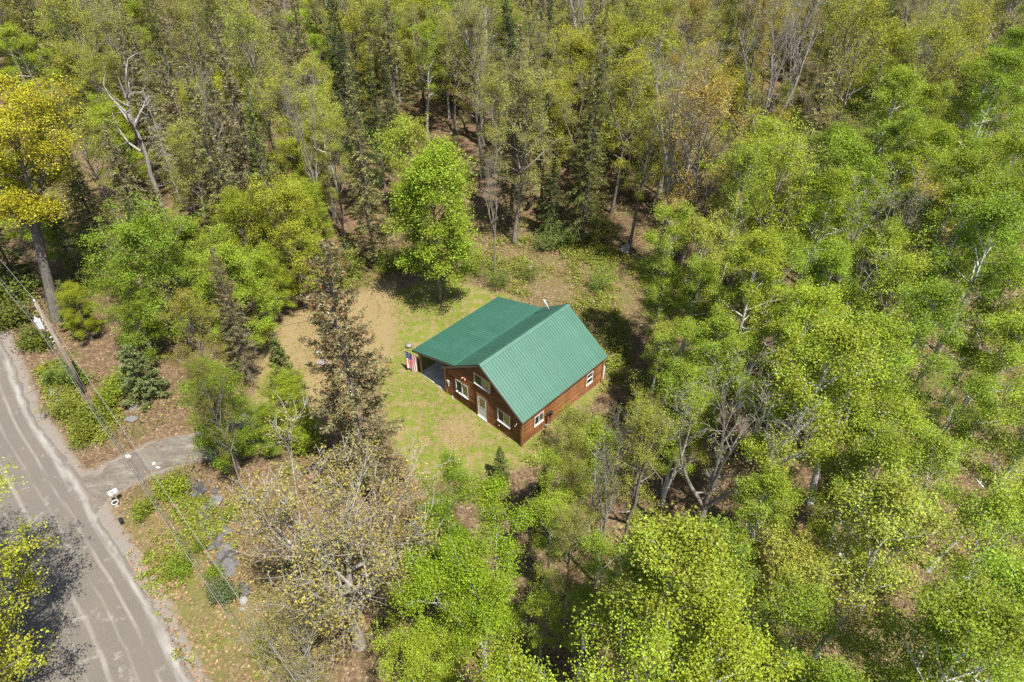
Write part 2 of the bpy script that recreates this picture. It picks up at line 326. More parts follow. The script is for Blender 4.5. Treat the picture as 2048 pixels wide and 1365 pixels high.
def make_road():
    s = np.linspace(0, 1, 181); seg = np.r_[0, np.cumsum(np.hypot(*np.diff(ROADR, axis=0).T))]
    cx = np.interp(s * seg[-1], seg, ROADR[:, 0]); cy = np.interp(s * seg[-1], seg, ROADR[:, 1])
    k = np.ones(9) / 9; pad = lambda a: np.convolve(np.pad(a, 4, 'edge'), k, 'valid'); cx, cy = pad(cx), pad(cy)
    d = np.gradient(np.stack([cx, cy], 1), axis=0); n = np.stack([d[:, 1], -d[:, 0]], 1); n /= np.linalg.norm(n, axis=1)[:, None]
    us = np.linspace(-.15, 6.6, 12); V = []; A = []
    for i in range(len(cx)):
        for j, u in enumerate(us):
            w = u + (.22 * fbm(np.array(cx[i]), np.array(cy[i]), 2.0) if j in (0, 11) else 0)
            crown = .05 * (1 - ((u - 3.2) / 3.4) ** 2)
            V.append((cx[i] + n[i, 0] * w, cy[i] + n[i, 1] * w, .012 + max(crown, 0))); A.append((u / 6.5, s[i] * seg[-1] / 100, 0, 1))
    i = np.arange(len(cx) * 12).reshape(-1, 12); F = np.stack([i[:-1, :-1], i[:-1, 1:], i[1:, 1:], i[1:, :-1]], -1).reshape(-1, 4)
    t = NT('packed_gravel_road'); p = t.pos(); a = t.n('ShaderNodeAttribute', attribute_name='track'); sp = t.n('ShaderNodeSeparateColor'); t.l(a.outputs['Color'], sp.inputs[0])
    u, v = sp.outputs[0], sp.outputs[1]
    comb = t.n('ShaderNodeCombineXYZ'); t.l(t.math('MULTIPLY', u, 6.5), comb.inputs[0]); t.l(t.math('MULTIPLY', v, 12), comb.inputs[1])
    ns = t.noise(2.4, 4, comb.outputs[0], .6); nf = t.noise(22, 4, p, .7); nb = t.noise(.5, 4, p)
    wob = t.math('ADD', u, t.math('MULTIPLY', t.math('SUBTRACT', t.noise(.25, 2, p), .5), .05))
    col = t.ramp(nf, [(.3, (.10, .089, .075)), (.5, (.138, .122, .103)), (.72, (.195, .175, .15))])
    col = t.mix(t.maprange(nb, .35, .7, 0, .5), col, (.17, .148, .12))
    def line(pos, w, amt, c=(.31, .285, .25)):
        nonlocal col
        dd = t.math('ABSOLUTE', t.math('SUBTRACT', wob, pos)); f = t.maprange(dd, w * .35, w, amt, 0)
        f = t.math('MULTIPLY', f, t.maprange(ns, .36, .66, 0, 1)); col = t.mix(f, col, c)
    line(.035, .045, .65, (.40, .38, .355)); line(.17, .02, .6); line(.30, .016, .4); line(.47, .028, .6); line(.62, .018, .3)
    pat = t.noise(.9, 6, p, .7); col = t.mix(t.maprange(pat, .58, .66, 0, .6), col, (.30, .275, .24))
    t.pbsdf(col, .92, normal=t.bump(nf, .45, .03), spec=.2)
    me = mesh_np('road', V, F, t.m, {'track': np.array(A)}, True)
    tag(link('road', me), 'brown packed gravel road with pale wheel tracks', kind='structure')
    # driveway sheet
    P = DRIVE; c = P.mean(0)
    bm = bmesh.new(); dense = []
    for q in range(len(P)):
        a0, b0 = P[q], P[(q + 1) % len(P)]
        for w in np.linspace(0, 1, 5)[:-1]:
            m_ = a0 + (b0 - a0) * w; r = .25 * float(fbm(np.array(m_[0]), np.array(m_[1]), 3)); dense.append((m_[0] + r, m_[1] - r))
    fc = bm.faces.new([bm.verts.new((x, y, .009)) for x, y in dense]); bmesh.ops.triangulate(bm, faces=[fc])
    me = bpy.data.meshes.new('driveway'); bm.to_mesh(me); bm.free()
    t = NT('rutted_gravel'); p = t.pos(); mp = t.n('ShaderNodeMapping', {'Rotation': (0, 0, R(-25))}); mp.inputs['Scale'].default_value = (.75, 1.5, 1); t.l(p, mp.inputs[0])
    n1 = t.noise(1.3, 6, mp.outputs[0], .68); n2 = t.noise(20, 4, p, .7)
    col = t.ramp(n1, [(.3, (.10, .085, .068)), (.48, (.15, .13, .107)), (.6, (.19, .168, .14)), (.74, (.30, .275, .24))])
    col = t.mix(1.0, col, t.ramp(n2, [(.3, (.75, .75, .75)), (.7, (1.25, 1.25, 1.25))]), 'MULTIPLY')
    t.pbsdf(col, .95, normal=t.bump(n1, .6, .06), spec=.15); me.materials.append(t.m)
    tag(link('driveway', me), 'rutted grey gravel driveway leading off the road', kind='structure')
make_road()

# ------------------------------------------------------------------ cabin
W, L, EZ, RZ, SL = 7.56, 8.85, 2.63, 5.33, 0.67
OH, OE, JU, JZ, PU, PZ = .2, .25, 1.22, 3.60, -3.58, 2.20
def make_cabin():
    cab = empty('log_cabin', HOUSE_C, YAW); tag(cab, 'brown log cabin with green ribbed metal roof and open side porch', 'cabin')
    top = lambda u: RZ - SL * abs(u - W / 2) - .13      # underside of the roof
    logh = .14
    log_cache = {}
    def log_mesh(length, axis, mat, out):
        key = (round(length, 2), axis, out)
        if key in log_cache: return log_cache[key]
        prof = [(0, 0), (.022, .008), (.042, .035), (.047, .075), (.040, .115), (.020, .136), (0, .139)]
        V = []; F = []; n = len(prof)
        for e in (0, length):
            for d, z in prof: V.append((e, out * d, z) if axis == 'x' else (out * d, e, z))
        for i in range(n - 1): F.append((i, i + 1, n + i + 1, n + i) if (out > 0) == (axis == 'y') else (i, n + i, n + i + 1, i + 1))
        F.append(tuple(range(n))); F.append(tuple(range(2 * n - 1, n - 1, -1)))
        me = bpy.data.meshes.new('log'); me.from_pydata(V, [], F); me.materials.append(mat)
        me.polygons.foreach_set('use_smooth', [i < n - 1 for i in range(len(F))]); me.update()
        log_cache[key] = me; return me
    def wall(core, axis, mat, out, fix, span, openings, gable):
        w = core.build('wall', M['dark_wall'], cab); z = .03
        while True:
            zt = z + logh
            if gable:
                if zt > RZ - .2: break
                cut = max(0, (zt - .0 - (EZ + .16 - .13)) / SL); a, b = span[0] + cut, span[1] - cut
                if zt < EZ: a, b = span
            else:
                if zt > EZ + .05: break
                a, b = span
            if b - a < .25: break
            pcs = [(a, b)]
            for (o0, o1, oz0, oz1) in openings:
                if zt > oz0 + .02 and z < oz1 - .02:
                    nw = []
                    for (p, q) in pcs:
                        if o1 <= p or o0 >= q: nw.append((p, q)); continue
                        if o0 - p > .06: nw.append((p, o0))
                        if q - o1 > .06: nw.append((o1, q))
                    pcs = nw
            for p, q in pcs:
                me = log_mesh(q - p, axis, mat, out)
                link('log', me, w, (p, fix, z) if axis == 'x' else (fix, p, z))
            z += logh
        return w
    win_f = [(1.08, 2.36, 1.0, 2.2), (3.08, 4.62, 3.16, 4.12), (5.32, 6.52, 1.04, 2.2)]
    door = (3.34, 4.26, .10, 2.17)
    win_s = [(1.22, 2.15, 1.02, 1.92), (6.92, 7.64, .96, 2.0)]
    op_f = [(a - .09, b + .09, c - .09, d + .09) for a, b, c, d in win_f] + [(door[0] - .12, door[1] + .12, 0, door[3] + .12)]
    op_s = [(a - .08, b + .08, c - .08, d + .08) for a, b, c, d in win_s]
    T = .14
    g = MB()                                                        # front gable core
    for (v0, v1, is_front) in ((0.0, T, True), (L - T, L, False)):
        g = MB(); P = [(0, 0), (W, 0), (W, top(W)), (W / 2, top(W / 2)), (0, top(0))]
        V = [(u, v0, z) for u, z in P] + [(u, v1, z) for u, z in P]
        g.add(V, [(0, 1, 2, 3, 4), (9, 8, 7, 6, 5)] + [(i, 5 + i, 5 + (i + 1) % 5, (i + 1) % 5) for i in range(5)])
        wl = wall(g, 'x', M['log'], -1 if is_front else 1, -.001 if is_front else L + .001, (.09, W - .09), op_f if is_front else [], True)
        wl['label'] = 'shaded brown gable front of stained log siding' if is_front else 'rear gable of log siding'
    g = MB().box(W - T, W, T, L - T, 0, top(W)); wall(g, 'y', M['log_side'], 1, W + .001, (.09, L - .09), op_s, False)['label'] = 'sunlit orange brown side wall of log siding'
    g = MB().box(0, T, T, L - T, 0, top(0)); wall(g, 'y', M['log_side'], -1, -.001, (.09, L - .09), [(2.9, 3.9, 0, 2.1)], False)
    for (u, v) in ((W + .012, -.012), (-.012, -.012), (W + .012, L + .012), (-.012, L + .012)):
        MB().box(u - .085, u + .085, v - .085, v + .085, .01, top(W) - .02).build('corner_board', M['trim'], cab, bevel=.008)
    found = MB().box(-.03, W + .03, -.03, L + .03, -.1, .03); found.build('foundation', M['concrete'], cab)
    # windows -------------------------------------------------
    def window(axis, fix, out, a, b, c, d, split, scr):
        w = None
        def bx(m, p, q, z0, z1, d0, d1):
            lo, hi = sorted((fix + out * d0, fix + out * d1))
            return m.box(p, q, lo, hi, z0, z1) if axis == 'x' else m.box(lo, hi, p, q, z0, z1)
        f = MB(); fw = .055
        bx(f, a, b, c, c + fw, .0, .075); bx(f, a, b, d - fw, d, .0, .075)
        bx(f, a, a + fw, c + fw, d - fw, .0, .075); bx(f, b - fw, b, c + fw, d - fw, .0, .075)
        if split == 'v': mid = (a + b) / 2; bx(f, mid - .03, mid + .03, c + fw, d - fw, .0, .07)
        else: mid = (c + d) / 2; bx(f, a + fw, b - fw, mid - .03, mid + .03, .0, .07)
        w = f.build('window', M['white'], cab)
        cs = MB(); k = .09
        bx(cs, a - k, b + k, d, d + k, .0, .062); bx(cs, a - k, b + k, c - k, c, .0, .066)
        bx(cs, a - k, a, c, d, .0, .060); bx(cs, b, b + k, c, d, .0, .060)
        cs.build('casing', M['trim'], w)
        sl = MB(); bx(sl, a - .02, b + .02, c - .035, c - .002, .0, .11); sl.build('sill', M['white'], w)
        if split == 'v': spans = [(a + fw, mid - .03, c + fw, d - fw), (mid + .03, b - fw, c + fw, d - fw)]
        else: spans = [(a + fw, b - fw, c + fw, mid - .03), (a + fw, b - fw, mid + .03, d - fw)]
        for i, (p, q, z0, z1) in enumerate(spans):
            m = MB(); bx(m, p, q, z0, z1, .01, .028); m.build('pane', M['screen'] if i == scr else M['glass'], w)
        return w
    for (a, b, c, d) in win_f: window('x', 0, -1, a, b, c, d, 'v', 0)
    window('y', W, 1, *win_s[0], 'v', 0); window('y', W, 1, *win_s[1], 'h', 0)
    # doors ----------------------------------------------------
    a, b, c, d = door
    dr = MB().box(a + .03, b - .03, -.045, .0, c + .03, d - .02).build('door', M['white'], cab); dr['label'] = 'white entry door with glazed upper half'
    fm = MB(); fm.box(a - .12, a, -.07, 0, .02, d + .12).box(b, b + .12, -.07, 0, .02, d + .12).box(a, b, -.068, 0, d, d + .12); fm.build('door_casing', M['trim'], dr)
    MB().box(a, b, -.14, 0, .03, c + .03).build('threshold', M['white'], dr)
    MB().box(a, a + .03, -.06, 0, c + .03, d).box(b - .03, b, -.06, 0, c + .03, d).build('jamb', M['white'], dr)
    MB().box(a + .17, b - .17, -.055, -.046, 1.12, d - .16).build('pane', M['glass'], dr)
    MB().box(a + .13, a + .17, -.06, -.045, 1.08, d - .12).box(b - .17, b - .13, -.06, -.045, 1.08, d - .12).box(a + .17, b - .17, -.06, -.045, 1.08, 1.12).box(a + .17, b - .17, -.06, -.045, d - .16, d - .12).build('pane_frame', M['white'], dr)
    MB().tube([(a + .09, -.045, 1.0), (a + .09, -.09, 1.0), (a + .19, -.1, 1.0)], .014, 6).build('handle', M['steel'], dr)
    d2 = MB().box(-.05, 0, 2.95, 3.85, .1, 2.08).build('door', M['white'], cab)
    MB().tube([(-.05, 3.0, 1.0), (-.1, 3.0, 1.0), (-.1, 3.1, 1.0)], .014, 6).build('handle', M['steel'], d2)
    # roofs ----------------------------------------------------
    n = 10; pw = (L + 2 * OH) / n
    def panel_mesh(p0, p1, up):
        """ribbed sheet from eave point p0 to upper point p1 (u,z), pw wide"""
        dv = []; rib = pw / 4
        for r in range(4):
            b0 = r * rib
            dv += [(b0, .036), (b0 + .03, .036), (b0 + .046, 0), (b0 + rib - .018, 0)]
        dv += [(pw, .0)]; dv[-1] = (pw - .001, .034)
        d = Vector((p1[0] - p0[0], 0, p1[1] - p0[1])).normalized(); nrm = Vector((-d.z, 0, d.x)); nrm = nrm if nrm.z > 0 else -nrm
        V = []; F = []; k = len(dv)
        for (u, z) in (p0, p1):
            for (v, h) in dv: V.append((u + nrm.x * h, v, z + nrm.z * h))
        for i in range(k - 1): F.append((i, i + 1, k + i + 1, k + i))
        for i in range(2 * k): V.append((V[i][0] - nrm.x * .012, V[i][1], V[i][2] - nrm.z * .012))
        for i in range(k - 1):
            F.append((2 * k + i + 1, 2 * k + i, 3 * k + i, 3 * k + i + 1)); F.append((i + 1, i, 2 * k + i, 2 * k + i + 1)); F.append((k + i, k + i + 1, 3 * k + i + 1, 3 * k + i))
        me = bpy.data.meshes.new('roof_panel'); me.from_pydata(V, [], F); me.materials.append(M['roof']); me.update(); return me
    def slope(name, eave, ridge, label, rows):
        du, dz = ridge[0] - eave[0], ridge[1] - eave[1]; th = .10
        dl = math.hypot(du, dz); nu, nz = -dz / dl, du / dl
        if nz < 0: nu, nz = -nu, -nz
        deck = MB(); P = [eave, ridge]
        e0 = (eave[0] - nu * .014, eave[1] - nz * .014); r0 = (ridge[0] - nu * .014, ridge[1] - nz * .014)
        e1 = (e0[0] - nu * th, e0[1] - nz * th); r1 = (r0[0] - nu * th, r0[1] - nz * th)
        deck.hexa([(*q[:1], v, q[1]) for q, v in ((e1, -OH + .02), (r1, -OH + .02), (r1, L + OH - .02), (e1, L + OH - .02), (e0, -OH + .02), (r0, -OH + .02), (r0, L + OH - .02), (e0, L + OH - .02))])
        rf = deck.build(name, M['grey_wood'], cab); rf['label'] = label
        for r in range(rows):
            p0 = (eave[0] + du * r / rows - (du * .012 if r else 0), eave[1] + dz * r / rows - (dz * .012 if r else 0) + (.008 if r else 0)); p1 = (eave[0] + du * (r + 1) / rows, eave[1] + dz * (r + 1) / rows)
            me = panel_mesh(p0, p1, 1)
            for i in range(n): link('roof_panel', me, rf, (0, -OH + i * pw, 0))
        return rf
    slope('roof', (W + OE, EZ), (W / 2 + .01, RZ), 'sunlit right slope of the green metal roof', 1)
    slope('roof', (-OE, EZ), (W / 2 - .01, RZ), 'shaded left slope of the green metal roof', 1)
    pr = slope('porch_roof', (PU, PZ), (JU, JZ + .02), 'low pitched green metal roof over the porch', 2)
    rc = MB()
    for sgn in (-1, 1):
        a0 = (W / 2, RZ + .055); b0 = (W / 2 + sgn * .2, RZ + .05 - .2 * SL + .01)
        rc.hexa([(a0[0], -OH - .01, a0[1] - .015), (b0[0], -OH - .01, b0[1] - .012), (b0[0], L + OH + .01, b0[1] - .012), (a0[0], L + OH + .01, a0[1] - .015), (a0[0], -OH - .01, a0[1]), (b0[0], -OH - .01, b0[1]), (b0[0], L + OH + .01, b0[1]), (a0[0], L + OH + .01, a0[1])])
    rc.build('ridge_cap', M['roof'], cab)
    fl = MB().hexa([(JU - .14, -OH - .005, JZ - .0), (JU + .03, -OH - .005, JZ + .03), (JU + .03, L + OH, JZ + .03), (JU - .14, L + OH, JZ - .0), (JU - .14, -OH - .005, JZ + .03), (JU + .03, -OH - .005, JZ + .075), (JU + .03, L + OH, JZ + .075), (JU - .14, L + OH, JZ + .03)])
    fl.build('flashing', M['roof'], cab)
    for v0, v1 in ((-OH - .012, -OH + .018), (L + OH - .018, L + OH + .012)):       # barge boards
        for sgn in (-1, 1):
            e = (W / 2 + sgn * (W / 2 + OE), EZ); r_ = (W / 2, RZ)
            MB().hexa([(e[0], v0, e[1] - .21), (r_[0], v0, r_[1] - .21), (r_[0], v1, r_[1] - .21), (e[0], v1, e[1] - .21), (e[0], v0, e[1] - .02), (r_[0], v0, r_[1] - .02), (r_[0], v1, r_[1] - .02), (e[0], v1, e[1] - .02)]).build('barge_board', M['grey_wood'], cab)
        MB().hexa([(PU, v0 - .003, PZ - .16), (JU, v0 - .003, JZ - .16), (JU, v1 - .003, JZ - .16), (PU, v1 - .003, PZ - .16), (PU, v0 - .003, PZ - .02), (JU, v0 - .003, JZ - .02), (JU, v1 - .003, JZ - .02), (PU, v1 - .003, PZ - .02)]).build('barge_board', M['grey_wood'], cab)
    MB().box(W + OE - .035, W + OE - .008, -OH + .02, L + OH - .02, EZ - .17, EZ - .02).build('fascia', M['grey_wood'], cab)
    MB().box(PU + .006, PU + .035, -OH + .02, L + OH - .02, PZ - .16, PZ - .02).build('fascia', M['grey_wood'], cab)
    # porch ----------------------------------------------------
    sl = MB().box(-3.12, -.04, -.02, L + .05, -.1, .035).build('porch_slab', M['concrete'], cab, bevel=.015)
    for v in (.10, 3.0, 5.9, L - .1): MB().box(-3.08, -2.94, v - .07, v + .07, .03, 1.98).build('porch_post', M['post'], cab, bevel=.008)
    MB().box(-3.1, -2.92, -.1, L + .1, 1.98, 2.17).build('porch_beam', M['grey_wood'], cab)
    for i in range(12):
        v = .05 + i * (L - .1) / 11
        z = lambda u: PZ + (u - PU) * (JZ - PZ) / (JU - PU) - .13
        MB().hexa([(PU + .05, v - .02, z(PU + .05) - .1), (-.1, v - .02, z(-.1) - .12), (-.1, v + .02, z(-.1) - .12), (PU + .05, v + .02, z(PU + .05) - .1), (PU + .05, v - .02, z(PU + .05)), (-.1, v - .02, z(-.1)), (-.1, v + .02, z(-.1)), (PU + .05, v + .02, z(PU + .05))]).build('rafter', M['grey_wood'], cab)
    # stove pipe
    b = Vector((2.65, 8.3, RZ - SL * (W / 2 - 2.65))); tp = b + Vector((-.34, -.3, .95))
    sp = MB().tube([b - Vector((0, 0, .1)), b + (tp - b) * .5, tp], .075, 10).build('stove_pipe', M['steel'], cab, smooth=True)
    MB().tube([b + Vector((0, 0, -.06)), b + Vector((-.01, 0, .09))], [.19, .10], 12).build('pipe_boot', M['black'], sp)
    MB().tube([tp, tp + (tp - b).normalized() * .03], [.10, .10], 10).build('pipe_cap', M['steel'], sp)
    # small fittings on the front wall
    fx = MB().box(2.03, 2.19, -.09, -.045, 2.93, 3.02).build('flood_light', M['copper'], cab)
    for s in (-1, 1): MB().tube([(2.11 + s * .05, -.09, 2.97), (2.11 + s * .11, -.16, 2.97), (2.11 + s * .16, -.24, 2.92)], [.02, .045, .065], 8).build('lamp_head', M['copper'], fx)
    eb = MB().box(.17, .37, -.13, -.045, 1.22, 1.5).build('meter_box', M['grey_paint'], cab, bevel=.012); eb['label'] = 'pale grey meter box by the corner'
    MB().box(.21, .31, -.10, -.045, .92, 1.06).build('junction_box', M['white'], eb)
    MB().tube([(.26, -.08, 1.22), (.26, -.08, 1.06)], .02, 6).build('conduit', M['grey_paint'], eb)
    MB().tube([(.72, -.16, 0), (.72, -.16, .16), (.72, -.16, .22)], [.055, .055, .06], 10).build('vent_riser', M['white'], cab)
    br = MB().tube([(7.2, -.05, 2.05), (7.2, -.2, 2.0), (7.27, -.28, 2.15), (7.33, -.3, 2.3)], .018, 6).build('antenna_bracket', M['white'], cab)
    MB().tube([(7.2, -.2, 2.0), (7.16, -.28, 1.9)], .03, 6).build('bracket_foot', M['white'], br)
    hb = MB().box(5.45, 5.52, -.1, -.045, .55, .62).build('hose_tap', M['white'], cab)
    # heater vent on the side wall
    vp = MB().tube([(W + .14, 2.42, .12), (W + .14, 2.42, 1.25), (W + .16, 2.46, 1.42), (W + .2, 2.58, 1.5), (W + .2, 2.74, 1.47), (W + .2, 2.82, 1.38)], .055, 8).build('vent_pipe', M['black'], cab, smooth=True)
    MB().tube([(W + .2, 2.81, 1.42), (W + .2, 2.86, 1.2)], [.13, .13], 12).build('vent_hood', M['black'], vp)
    MB().box(W + .05, W + .2, 2.34, 2.5, .22, .42).build('vent_bracket', M['steel'], vp)
    for o in [c for c in cab.children_recursive if c.name.split('.')[0] == 'pipe_cap']: pass
    return cab
make_cabin()

# ------------------------------------------------------------------ flag, tank and things of the yard
def make_flag():
    root = empty('flag', hl(-3.02, .03, 1.72), YAW); tag(root, 'red, white and blue striped flag hanging from a staff on the porch post', 'flag')
    A = Vector((0, -.1, .0)); B = Vector((-1.12, -.55, .36))
    st = MB().tube([A, B], .014, 6).build('staff', M['post'], root); MB().lathe([(0, -.03), (.03, 0), (0, .03)], 8, B).build('finial', M['steel'], st)
    MB().box(-.05, .05, -.1, .02, -.06, .06).build('bracket', M['steel'], root)
    nu, nv = 26, 40; V = []; d = (A - B).normalized()
    hoist, fly = 1.12, 1.8
    for j in range(nv + 1):
        q = j / nv
        for i in range(nu + 1):
            s = i / nu; gather = 1 - .26 * q ** .8
            along = .05 + s * hoist * gather + .10 * q
            fold = .085 * q ** .6 * math.sin(s * 11 + q * 1.5) + .035 * math.sin(s * 23 + 1)
            p = B + d * along + Vector((.38, -.9, 0)) * fold + Vector((.03 * math.sin(q * 5 + s * 3), 0, -q * fly * (1 - .06 * math.cos(s * 6)) - s * .03))
            V.append(p)
    F = []; mi = []
    for j in range(nv):
        for i in range(nu):
            a = j * (nu + 1) + i; F.append((a, a + 1, a + nu + 2, a + nu + 1))
            mi.append(2 if (i < 14 and j < nv * .40) else (0 if (i // 2) % 2 == 0 else 1))
    me = bpy.data.meshes.new('cloth'); me.from_pydata(V, [], F)
    for m in (M['red'], M['flag_white'], M['blue']): me.materials.append(m)
    me.polygons.foreach_set('material_index', mi); me.polygons.foreach_set('use_smooth', [True] * len(F)); me.update()
    cl = link('cloth', me, root)
    sm = MB()
    for row in range(9):
        for k in range(6 if row % 2 == 0 else 5):
            fi = 14 * (row + 1) / 10; fj = nv * .40 * (k * 2 + (1 if row % 2 == 0 else 2)) / 12
            i0, j0 = int(fi), int(fj); P = V[j0 * (nu + 1) + i0]; e1 = (V[j0 * (nu + 1) + i0 + 1] - P).normalized(); e2 = (V[(j0 + 1) * (nu + 1) + i0] - P).normalized(); nn = e1.cross(e2).normalized()
            for sg in (-1, 1):
                c = P + nn * .004 * sg; ring = [c + (e1 * math.cos(t * math.pi / 5) + e2 * math.sin(t * math.pi / 5)) * (.026 if t % 2 == 0 else .011) for t in range(10)]
                sm.add([c] + ring, [(0, 1 + t, 1 + (t + 1) % 10) for t in range(10)])
    so = sm.build('stars', M['flag_white'], cl); so['kind'] = 'stuff'
make_flag()

def make_yard():
    p = hl(7.35, 9.22); t = empty('propane_tank', p); tag(t, 'upright white propane cylinder at the rear corner of the cabin', 'gas tank')
    MB().lathe([(.17, 0), (.19, .05), (.2, .12), (.2, 1.12), (.18, 1.22), (.11, 1.29), (.0, 1.31)], 18).build('body', M['white'], t, smooth=True)
    MB().lathe([(.105, 1.26), (.115, 1.42), (.10, 1.42), (.095, 1.28)], 14).build('collar', M['white'], t)
    MB().tube([(0, 0, 1.29), (0, 0, 1.38)], .025, 8).build('valve', M['steel'], t)
    # fire pit with a domed screen
    q = at(818, 694); t = empty('fire_pit', q); t.scale = (.68, .68, .62); tag(t, 'round rusty fire pit under a domed grey mesh screen on the lawn', 'fire pit')
    MB().lathe([(.30, 0), (.36, .06), (.40, .2), (.42, .22), (.38, .22), (.32, .08), (0, .06)], 20).build('bowl', M['rust'], t, smooth=True)
    dm = MB()
    for k in range(12):
        a = k * math.pi / 6; dm.tube([(math.cos(a) * .38 * math.cos(e), math.sin(a) * .38 * math.cos(e), .22 + .3 * math.sin(e)) for e in np.linspace(0, 1.5, 6)], .012, 4)
    for e in (.25, .6, .95): dm.tube([(math.cos(a) * .38 * math.cos(e), math.sin(a) * .38 * math.cos(e), .22 + .3 * math.sin(e)) for a in np.linspace(0, 2 * math.pi, 17)], .010, 4)
    s = dm.build('spark_screen', M['grey_wood'], t); MB().lathe([(.36 * math.cos(e), .22 + .28 * math.sin(e)) for e in np.linspace(0, 1.55, 7)], 18).build('mesh_dome', M['dish'], s, smooth=True)
    MB().tube([(-.05, 0, .5), (-.05, 0, .57), (.05, 0, .57), (.05, 0, .5)], .01, 5).build('handle', M['black'], t)
    # satellite dish by the leaning trunk
    q = at(1247, 512); t = empty('satellite_dish', q, R(200)); tag(t, 'grey satellite dish at the foot of the dark leaning trunk', 'satellite dish')
    MB().tube([(0, 0, 0), (0, 0, .8)], .03, 8).build('mast', M['steel'], t)
    d = MB(); n = 20; V = []; F = []
    for i in range(6):
        r = .52 * i / 5
        for k in range(n):
            a = 2 * math.pi * k / n; x, y = r * math.cos(a), r * .85 * math.sin(a); V.append((x, .12 + .25 * (r ** 2) * 1.0 - .45 * y * .0, .95 + y))
    for i in range(5):
        for k in range(n): F.append((i * n + k, i * n + (k + 1) % n, (i + 1) * n + (k + 1) % n, (i + 1) * n + k))
    m_ = len(V); V += [(x, y - .02, z) for x, y, z in V]; F += [tuple(m_ + j for j in reversed(f)) for f in F[:]]
    for k in range(n): F.append((5 * n + k, 5 * n + (k + 1) % n, m_ + 5 * n + (k + 1) % n, m_ + 5 * n + k))
    D = d.add(V, F).build('reflector', M['dish'], t, smooth=True)
    MB().tube([(0, .1, .55), (0, .5, .62), (0, .62, .78)], .015, 6).build('feed_arm', M['steel'], t); MB().box(-.05, .05, .58, .7, .74, .84).build('receiver', M['dish'], t)
    # teal tub, stake, mailbox, pot, culvert
    q = at(889, 555); t = empty('garden_tub', q); tag(t, 'small teal tub on the ground beside the twin trunks', 'tub')
    MB().lathe([(.0, .0), (.17, 0), (.24, .34), (.26, .36), (.23, .36), (.2, .25), (0, .22)], 14).build('body', M['teal'], t); MB().lathe([(0, .26), (.2, .26)], 14).build('water', M['dish'], t)
    q = at(644, 626); t = empty('garden_stake', q); tag(t, 'pale wooden stake on a flat foot in the dry grass', 'stake')
    MB().box(-.2, .2, -.2, .2, 0, .07).build('foot', M['post'], t); MB().box(-.035, .035, -.035, .035, .07, .85).build('post', M['post'], t); MB().box(-.09, .09, -.045, .045, .78, .9).build('cap', M['white'], t)
    q = at(225, 984, 1.15); dvec = at(232, 980, 1.15) - at(216, 989, 1.15); rz = math.atan2(dvec.y, dvec.x)
    t = empty('mailbox', (q.x, q.y, 0), rz); t.scale = (.85, .85, 1); tag(t, 'white rounded mailbox on a wooden post where the driveway meets the road', 'mailbox')
    prof = [(-.13, 0), (.13, 0), (.13, .16)] + [(.13 * math.cos(a), .16 + .13 * math.sin(a)) for a in np.linspace(0, math.pi, 9)[1:-1]] + [(-.13, .16)]
    k = len(prof); V = [(-.3, y, 1.0 + z) for y, z in prof] + [(.3, y, 1.0 + z) for y, z in prof]
    MB().add(V, [tuple(range(k - 1, -1, -1)), tuple(range(k, 2 * k))] + [(i, (i + 1) % k, k + (i + 1) % k, k + i) for i in range(k)]).build('box', M['white'], t)
    MB().add([(x * 1.0 - .012 if x < 0 else -.301, y * 1.04, 1.0 + (z - 1.0) * 1.03) for x, y, z in V], [tuple(range(k - 1, -1, -1)), tuple(range(k, 2 * k))] + [(i, (i + 1) % k, k + (i + 1) % k, k + i) for i in range(k)]).build('door', M['white'], t)
    MB().box(-.05, .05, -.05, .05, 0, .97).build('post', M['post'], t); MB().box(-.28, .28, -.09, .09, .965, .998).build('shelf', M['post'], t)
    MB().box(-.1, -.08, -.15, -.135, 1.1, 1.3).box(-.1, .02, -.15, -.135, 1.24, 1.32).build('signal_flag', M['black'], t)
    q = at(234, 1012); t = empty('flower_pot', q); t.scale = (.85, .85, .85); tag(t, 'white tapered flower pot filled with dark soil beside the mailbox', 'flower pot')
    MB().lathe([(0, 0), (.14, 0), (.2, .38), (.235, .38), (.24, .45), (.205, .45), (.19, .40)], 18).build('pot', M['white'], t, smooth=False); MB().lathe([(.195, .4), (0, .42)], 18).build('soil', M['soil'], t)
    MB().tube([(0, 0, .4), (.03, .02, .52), (.01, .05, .6)], .012, 5).build('stem', M['post'], t)
    q = at(243, 1043); t = empty('culvert_pipe', q, R(40)); tag(t, 'black culvert pipe end poking from the bank beside the road', 'pipe')
    MB().lathe([(.12, 0), (.12, .5), (.1, .5), (.1, .02)], 14).build('pipe', M['black'], t).rotation_euler = (R(82), 0, 0)
    t.children[0].location = (0, .2, .05)
    for i, (a, b, z, r, lb) in enumerate([((215, 1050), (262, 1020), .05, .025, 'bare grey stick lying on the verge below the flower pot'), ((905, 538), (950, 528), .12, .05, 'weathered branch lying on leaf litter behind the clearing tree'), ((1028, 486), (1044, 497), .1, .07, 'split orange brown log lying in the brush behind the bare twin stems'), ((1262, 512), (1312, 542), .3, .04, 'long pale fallen pole below the satellite dish'), ((548, 655), (640, 640), .03, .02, 'thin forked strand lying across the dry grass'), ((430, 1193), (478, 1190), .08, .04, 'grey forked branch lying beside the ditch under the power lines')]):  # strand across the dry grass: thin forked tube in the shared brown
        A, B = at(*a), at(*b); A.z = B.z = z; m = MB(); mid = (A + B) / 2 + Vector((.05, .12, .03)); m.tube([p_ - A for p_ in (A, mid, B)], [r, r * .85, r * .5], 6)
        m.tube([mid - A, mid - A + Vector((.35, -.25, .12))], [r * .6, r * .25], 5)
        o = m.build('fallen_branch', M['bark'], None, loc=A); o.color = (.33, .28, .23, 1); tag(o, lb, 'branch', 'fallen wood')
